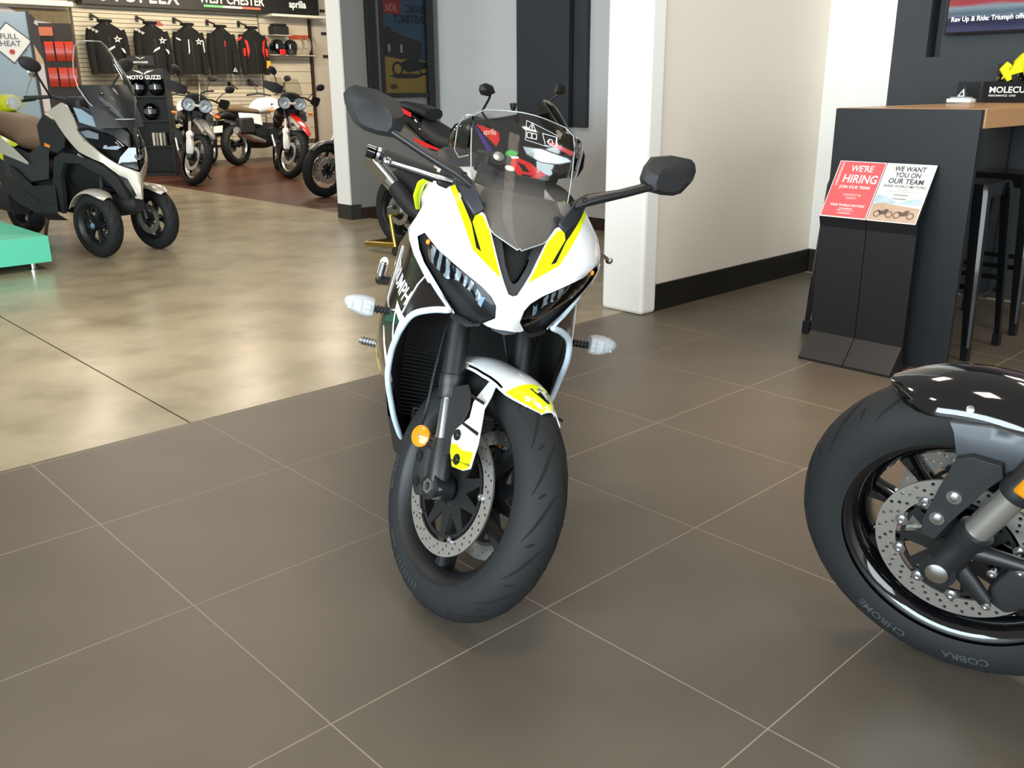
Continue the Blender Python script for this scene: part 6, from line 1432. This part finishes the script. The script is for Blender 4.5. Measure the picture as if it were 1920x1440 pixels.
for i, (a, z) in enumerate(((7.74, 1.36), (7.35, 1.32))):
    hk = thing('wall_hook', ('black slanted hook below the red and black jacket', 'black slanted hook below the plain black jacket')[i], 'hook', AB(a, 14.56, z), (0, 0, TH), 'jacket hooks on the slat wall')
    MB().box((0, -.012, -.02), (.05, .02, .10)).build('plate', M_HOOK, hk, 0); MB().tube([Vector((0, -.02, 0)), Vector((.0, -.32, -.10))], .011, 8).build('arm', M_HOOK, hk, 50)
nt_ = MB().boxab(6.12, 6.26, 14.553, 14.559, 2.235, 2.275).boxab(6.15, 6.23, 14.553, 14.559, 2.28, 2.31).build('wall_note', mat('red_note', '#b5483f', .6), smooth=0); tag(nt_, 'small red sale note on the slats between two jackets', 'sign')
# accessories on the right-hand slats
for a0, a1, z, lab in ((8.18, 8.55, 2.14, 'small clear shelf under the black top case'), (8.08, 9.02, 1.80, 'long clear shelf carrying the helmets and visors')):
    o = MB().boxab(a0, a1, 14.30, 14.56, z, z+.012).build('wall_shelf', mat('frosted_shelf', '#d6cdbd', .3), smooth=0); tag(o, lab, 'shelf')
tcs = thing('top_case', 'black top case on the small shelf, upper right of the slat wall', 'case', AB(8.36, 14.43, 2.153), (0, 0, TH))
MB().box((0, 0, .075), (.30, .22, .15)).build('body', M_BLKM, tcs, 30, bevel=.015); MB().box((0, 0, .172), (.24, .20, .04)).build('lid', M_BLKM, tcs, 30, bevel=.015); MB().box((.0, -.113, .09), (.006, .006, .11)).build('seam', M_GUN, tcs, 0)
def helmet(a, b, z, label, m, rot, accent):
    t = thing('helmet', label, 'helmet', AB(a, b, z), (0, 0, TH+rot), 'helmets on the far shelf')
    MB().ell((0, 0, .13), (.125, .15, .135), nu=20, nv=14, pw=.92).build('shell', m, t, 60)
    MB().loft([[Vector((.128*math.cos(q), -.153*math.sin(q)*1.0, z2)) for q in [PI*.12+PI*.76*j/12 for j in range(13)]] for z2 in (.10, .175)], False, False).build('visor', mat('dark_visor', '#0a0c10', .05, coat=1), t, 60)
    MB().loft([[Vector((.11*math.cos(q), -.15*math.sin(q)-.02, z2)) for q in [PI*.2+PI*.6*j/10 for j in range(11)]] for z2 in (.0, .09)], False, False).build('chin_bar', accent, t, 60)
helmet(8.27, 14.38, 1.813, 'glossy black helmet with red chin accent on the far shelf', M_BLKG, .5, M_RED)
helmet(8.55, 14.38, 1.813, 'smaller grey and black helmet in the middle of the far shelf', M_GUN, -.4, M_BLKM)
for i, a in enumerate((8.72, 8.86, 8.98)):
    v = MB(); v.loft([[AB(a, 14.38, 1.99) + AX*(.11*math.cos(q))*.9 + Vector((0, 0, .15*math.sin(q))) - BX*d for q in [-PI*.5+PI*j/12 for j in range(13)]] for d in (0, .05)], False, False)
    v.loft([[AB(a, 14.38, 1.99) + AX*(.075*math.cos(q)) + Vector((0, 0, .105*math.sin(q))) - BX*d for q in [-PI*.5+PI*j/12 for j in range(13)]] for d in (0, .05)], False, False)
    o = v.build('visor', mat('translucent_visor', '#b8b0a2', .15, coat=.6), None, 60); tag(o, ('curved clear replacement visor nearest the helmets', 'curved clear replacement visor, middle one of three', 'curved clear replacement visor next to the dark post')[i], 'visor', 'replacement visors')
    o = MB().boxab(a-.09, a+.05, 14.53, 14.558, 2.10+.0*i, 2.17).build('package_label', mat('orange_red_label', '#b9431f', .5), smooth=0); tag(o, ('orange-red label above the visor nearest the helmets', 'orange-red label above the middle visor', 'orange-red label above the visor by the dark post')[i], 'label', 'labels above the visors')
for i, (a, z) in enumerate(((9.38, 2.62), (9.38, 2.22), (9.39, 1.81))):
    o = MB().box((0, -.02, 0), (.03, .03, .05)).box((.06, -.02, 0), (.03, .03, .05)).tube([Vector((0, -.03, 0)), Vector((.06, -.03, 0))], .006, 6).build('wall_clip', M_HOOK, None, 0, loc=AB(a, 14.61, z)); o.rotation_euler = (0, 0, TH)
    tag(o, ('topmost black clip on the cream wall beside the pillar', 'middle black clip on the cream wall beside the pillar', 'lowest black clip on the cream wall beside the pillar')[i], 'clip', 'clips on the cream wall')

# black brand rack
RKP = AB(5.00, 12.47, 0)
rk = thing('accessory_rack', 'tall black accessory rack with winged emblem header behind the scooter', 'rack', RKP, (0, 0, R(8)))
M_RK = mat('rack_black', '#09090a', .5)
MB().box((0, 0, .02), (.62, .45, .04)).build('base', M_RK, rk, 0, bevel=.005)
MB().box((.0, .12, .76), (.56, .03, 1.45)).build('back_panel', M_RK, rk, 0)
for s in (-1, 1): MB().box((s*.285, .02, .74), (.03, .30, 1.42)).build('side_panel', M_RK, rk, 0)
for z in (.42, .78, 1.12): MB().box((0, .0, z), (.54, .26, .02)).build('shelf', M_RK, rk, 0)
MB().box((0, -.03, 1.43), (.56, .24, .14)).build('header', M_RK, rk, 0, bevel=.004)
MB().box((-.05, .0, 1.62), (.36, .02, .13)).build('top_sign', M_RK, rk, 0)
def wings(cx, cz, w, y):
    m = MB()
    for s in (-1, 1): m.patch([(cx+s*.02*w, cz-.06*w), (cx+s*.18*w, cz+.05*w), (cx+s*.5*w, cz+.09*w), (cx+s*.28*w, cz-.01*w), (cx+s*.12*w, cz-.06*w), (cx+s*.04*w, cz-.14*w)], lambda x, z, d: Vector((x, y+d, z)), .002, 3)
    return m
wings(.0, 1.36+.10, .30, -.153).build('winged_emblem', mat('silver_print', '#c8c6c0', .5), rk, 0); wings(-.05, 1.655, .14, -.013).build('winged_emblem', mat('silver_print', '#c8c6c0', .5), rk, 0)
MB().text('MOTO GUZZI', .078, lambda x, y: Vector((x, -.1525, 1.36+y)), bold=.025, sx=.95).build('lettering', M_LETW, rk, 0)
MB().text('MOTO GUZZI', .032, lambda x, y: Vector((x-.05, -.0125, 1.585+y)), bold=.025).build('lettering', M_LETW, rk, 0)
def rk_w(x, y, z): c, s = math.cos(R(8)), math.sin(R(8)); return RKP + Vector((c*x-s*y, s*x+c*y, z))
for i, (x, z, m) in enumerate(((-.13, 1.1305, M_BLKG), (.12, 1.1305, M_GUN), (.0, .7905, M_BLKG))):
    t = thing('helmet', ('black helmet on the upper rack shelf, left', 'dark grey helmet on the upper rack shelf, right', 'black helmet on the middle shelf of the black rack')[i], 'helmet', rk_w(x, -.0, z), (0, 0, R(8)), 'helmets in the black rack')
    MB().ell((0, 0, .12), (.105, .115, .12), nu=18, nv=12).build('shell', m, t, 60)
    MB().loft([[Vector((.107*math.cos(q), -.119*math.sin(q), z2)) for q in [PI*.14+PI*.72*j/10 for j in range(11)]] for z2 in (.09, .155)], False, False).build('visor', mat('silver_visor', '#6b737a', .06, metal=.6), t, 60)
for i in range(4):
    o = MB().box((0, 0, .09), (.03, .16, .18)).build('boxed_part', mat('grey_carton', '#8d8d8a', .6) if i % 2 else mat('pale_carton', '#c9c7c0', .6), None, 0, bevel=.002, loc=rk_w(.02+.05*i, -.02, .4305)); o.rotation_euler = (0, 0, R(8))
    tag(o, ('pale slim carton, first from the left on the low rack shelf', 'grey slim carton, second from the left on the low rack shelf', 'pale slim carton, third from the left on the low rack shelf', 'grey slim carton, rightmost on the low rack shelf')[i], 'box', 'cartons on the low rack shelf')

# outdoor mural and the base-layer stand at the far left
MU = AB(3.7, 14.60, 1.0)
mu = thing('wall_mural', 'large outdoor mural of a rider beneath an overhanging rock, far left wall', 'mural', MU)
def mp_(k): return lambda x, z, d=0: AB(x, 14.60-.003*k, z) - MU
at0(MB().boxab(2.4, 4.78, 14.602, 14.618, .9, 2.42), -MU).build('backing', mat('lilac_sky_print', '#b9b3bd', .6, var=.12, vscale=2), mu, 0)
MB().patch([(3.9, 2.42), (4.78, 2.42), (4.78, 2.02), (4.62, 2.10), (4.5, 2.22), (4.30, 2.24), (4.12, 2.30)], mp_(1), 0, 9).build('rock_print', mat('rock_print', '#6d5f45', .7, var=.35, vscale=14), mu, 0)
MB().patch([(3.9, 1.9), (4.3, 1.83), (4.78, 1.92), (4.78, 1.72), (4.3, 1.62), (3.9, 1.60)], mp_(1), 0, 9).build('desert_print', mat('sand_mural_print', '#b09a86', .7, var=.15, vscale=8), mu, 0)
MB().patch([(4.14, 2.30), (4.22, 2.33), (4.27, 2.26), (4.24, 2.20), (4.33, 2.15), (4.36, 2.02), (4.31, 2.0), (4.34, 1.85), (4.40, 1.62), (4.33, 1.60), (4.24, 1.80), (4.16, 1.98), (4.12, 2.14), (4.16, 2.2)], mp_(2), 0, 9).patch([(3.98, 2.05), (4.16, 2.10), (4.2, 2.06), (4.0, 2.02)], mp_(2), 0, 9).patch([(4.3, 1.88), (4.62, 1.97), (4.62, 1.95), (4.35, 1.80), (4.40, 1.66), (4.34, 1.68)], mp_(2), 0, 9).build('rider_print', mat('rider_print', '#2e2d33', .7), mu, 0)
MB().patch([(4.3, 1.62), (4.55, 1.66), (4.78, 1.74), (4.78, 1.66), (4.5, 1.58)], mp_(2), 0, 9).build('brush_print', mat('ochre_brush_print', '#8f7a4a', .7), mu, 0)
BSP = AB(2.96, 11.6, 0)
bl = thing('gridwall_stand', 'free-standing pale blue board with a white diamond sign at the far left', 'stand', BSP, (0, 0, TH-.35)); bl.scale = (1.1, 1.1, 1.03)
MB().box((-.20, 0, 1.05), (.86, .03, 2.04)).build('board', mat('pale_blue_board', '#9fb2c0', .55), bl, 0)
MB().box((.245, .0, 1.05), (.03, .06, 2.06)).build('edge_post', mat('dark_edge', '#2c2a28', .5), bl, 0)
MB().box((-.2, 0, .015), (.9, .5, .03)).build('base', M_BLK, bl, 0)
MB().patch([(-.47, 1.70), (-.14, 1.92), (-.22, 1.92), (-.47, 1.76)], lambda x, z, d: Vector((x, -.0165, z)), 0, 3).patch([(-.47, 1.60), (-.36, 1.66), (-.47, 1.62)], lambda x, z, d: Vector((x, -.0165, z)), 0, 3).build('red_stripe', mat('red_board_print', '#c23a3e', .5), bl, 0)
dm = [(-.17, 1.72), (.02, 1.94), (.24, 1.74), (.04, 1.50)]
MB().patch([(.04+(x-.04)*1.08, 1.725+(z-1.725)*1.08) for x, z in dm], lambda x, z, d: Vector((x, -.018, z)), 0, 3).build('diamond_border', mat('grey_border', '#3e4145', .5), bl, 0)
MB().patch(dm, lambda x, z, d: Vector((x, -.0195, z)), 0, 3).build('diamond_sign', M_PAPW, bl, 0)
MB().text('FULL', .085, lambda x, y: Vector((x+.025, -.021, 1.765+y)), bold=.02).text('HEAT', .085, lambda x, y: Vector((x+.03, -.021, 1.685+y)), bold=.02).text('BASE LAYER', .028, lambda x, y: Vector((.135+x*.68+y*.7, -.021, 1.60+x*.72-y*.6)), bold=.02).build('lettering', mat('grey_letters', '#6c7074', .5), bl, 0)
MB().patch([(.035+.03*math.cos(2*PI*i/14), 1.62+.03*math.sin(2*PI*i/14)) for i in range(14)], lambda x, z, d: Vector((x, -.021, z)), 0, 3).build('red_dot', mat('red_board_print', '#c23a3e', .5), bl, 0)
gp2 = thing('pegboard_post', 'dark gridwall post carrying orange-red glove packs beside the pale blue board', 'stand', AB(3.49, 11.44, 0), (0, 0, TH-.35)); gp2.scale = (1.1, 1.1, 1.03)
MB().box((0, .06, .98), (.34, .03, 1.95)).build('panel', mat('brown_peg_panel', '#2f2620', .6), gp2, 0); MB().box((0, 0, .015), (.4, .4, .03)).build('base', M_BLK, gp2, 0)
MB().box((-.10, .03, 1.86), (.14, .02, .10)).build('header_card', mat('orange_card', '#c96a43', .5), gp2, 0)
c_, s_2 = math.cos(TH-.35), math.sin(TH-.35)
k = 0
for z in (1.52, 1.22):
    for x in (-.09, .02, .12):
        o = MB(); o.loft([[Vector((q*.05, y, zz)) for q in (-1, 1)] for y, zz in ((0, .0), (-.02, .06), (-.012, .20), (0, .23))], False, False); o.loft([[Vector((q*.05, y, zz)) for q in (-1, 1)] for y, zz in ((0, .0), (.012, .06), (.006, .20), (0, .23))], False, False)
        g = o.build('glove_pack', mat('orange_red_foil', '#c22f14', .3, coat=.4), None, 40, loc=AB(3.49, 11.44, z*1.03) + Vector((c_*x, s_2*x, 0))*1.1 + Vector((s_2*.0, 0, 0)) - Vector((-s_2, c_, 0))*.02*(0 if x < 0 else 1))
        g.rotation_euler = (0, 0, TH-.35)
        tag(g, ('left', 'middle', 'right')[k % 3] + ' orange-red glove pack in the ' + ('upper' if z > 1.4 else 'lower') + ' row on the dark post', 'package', 'glove packs'); k += 1
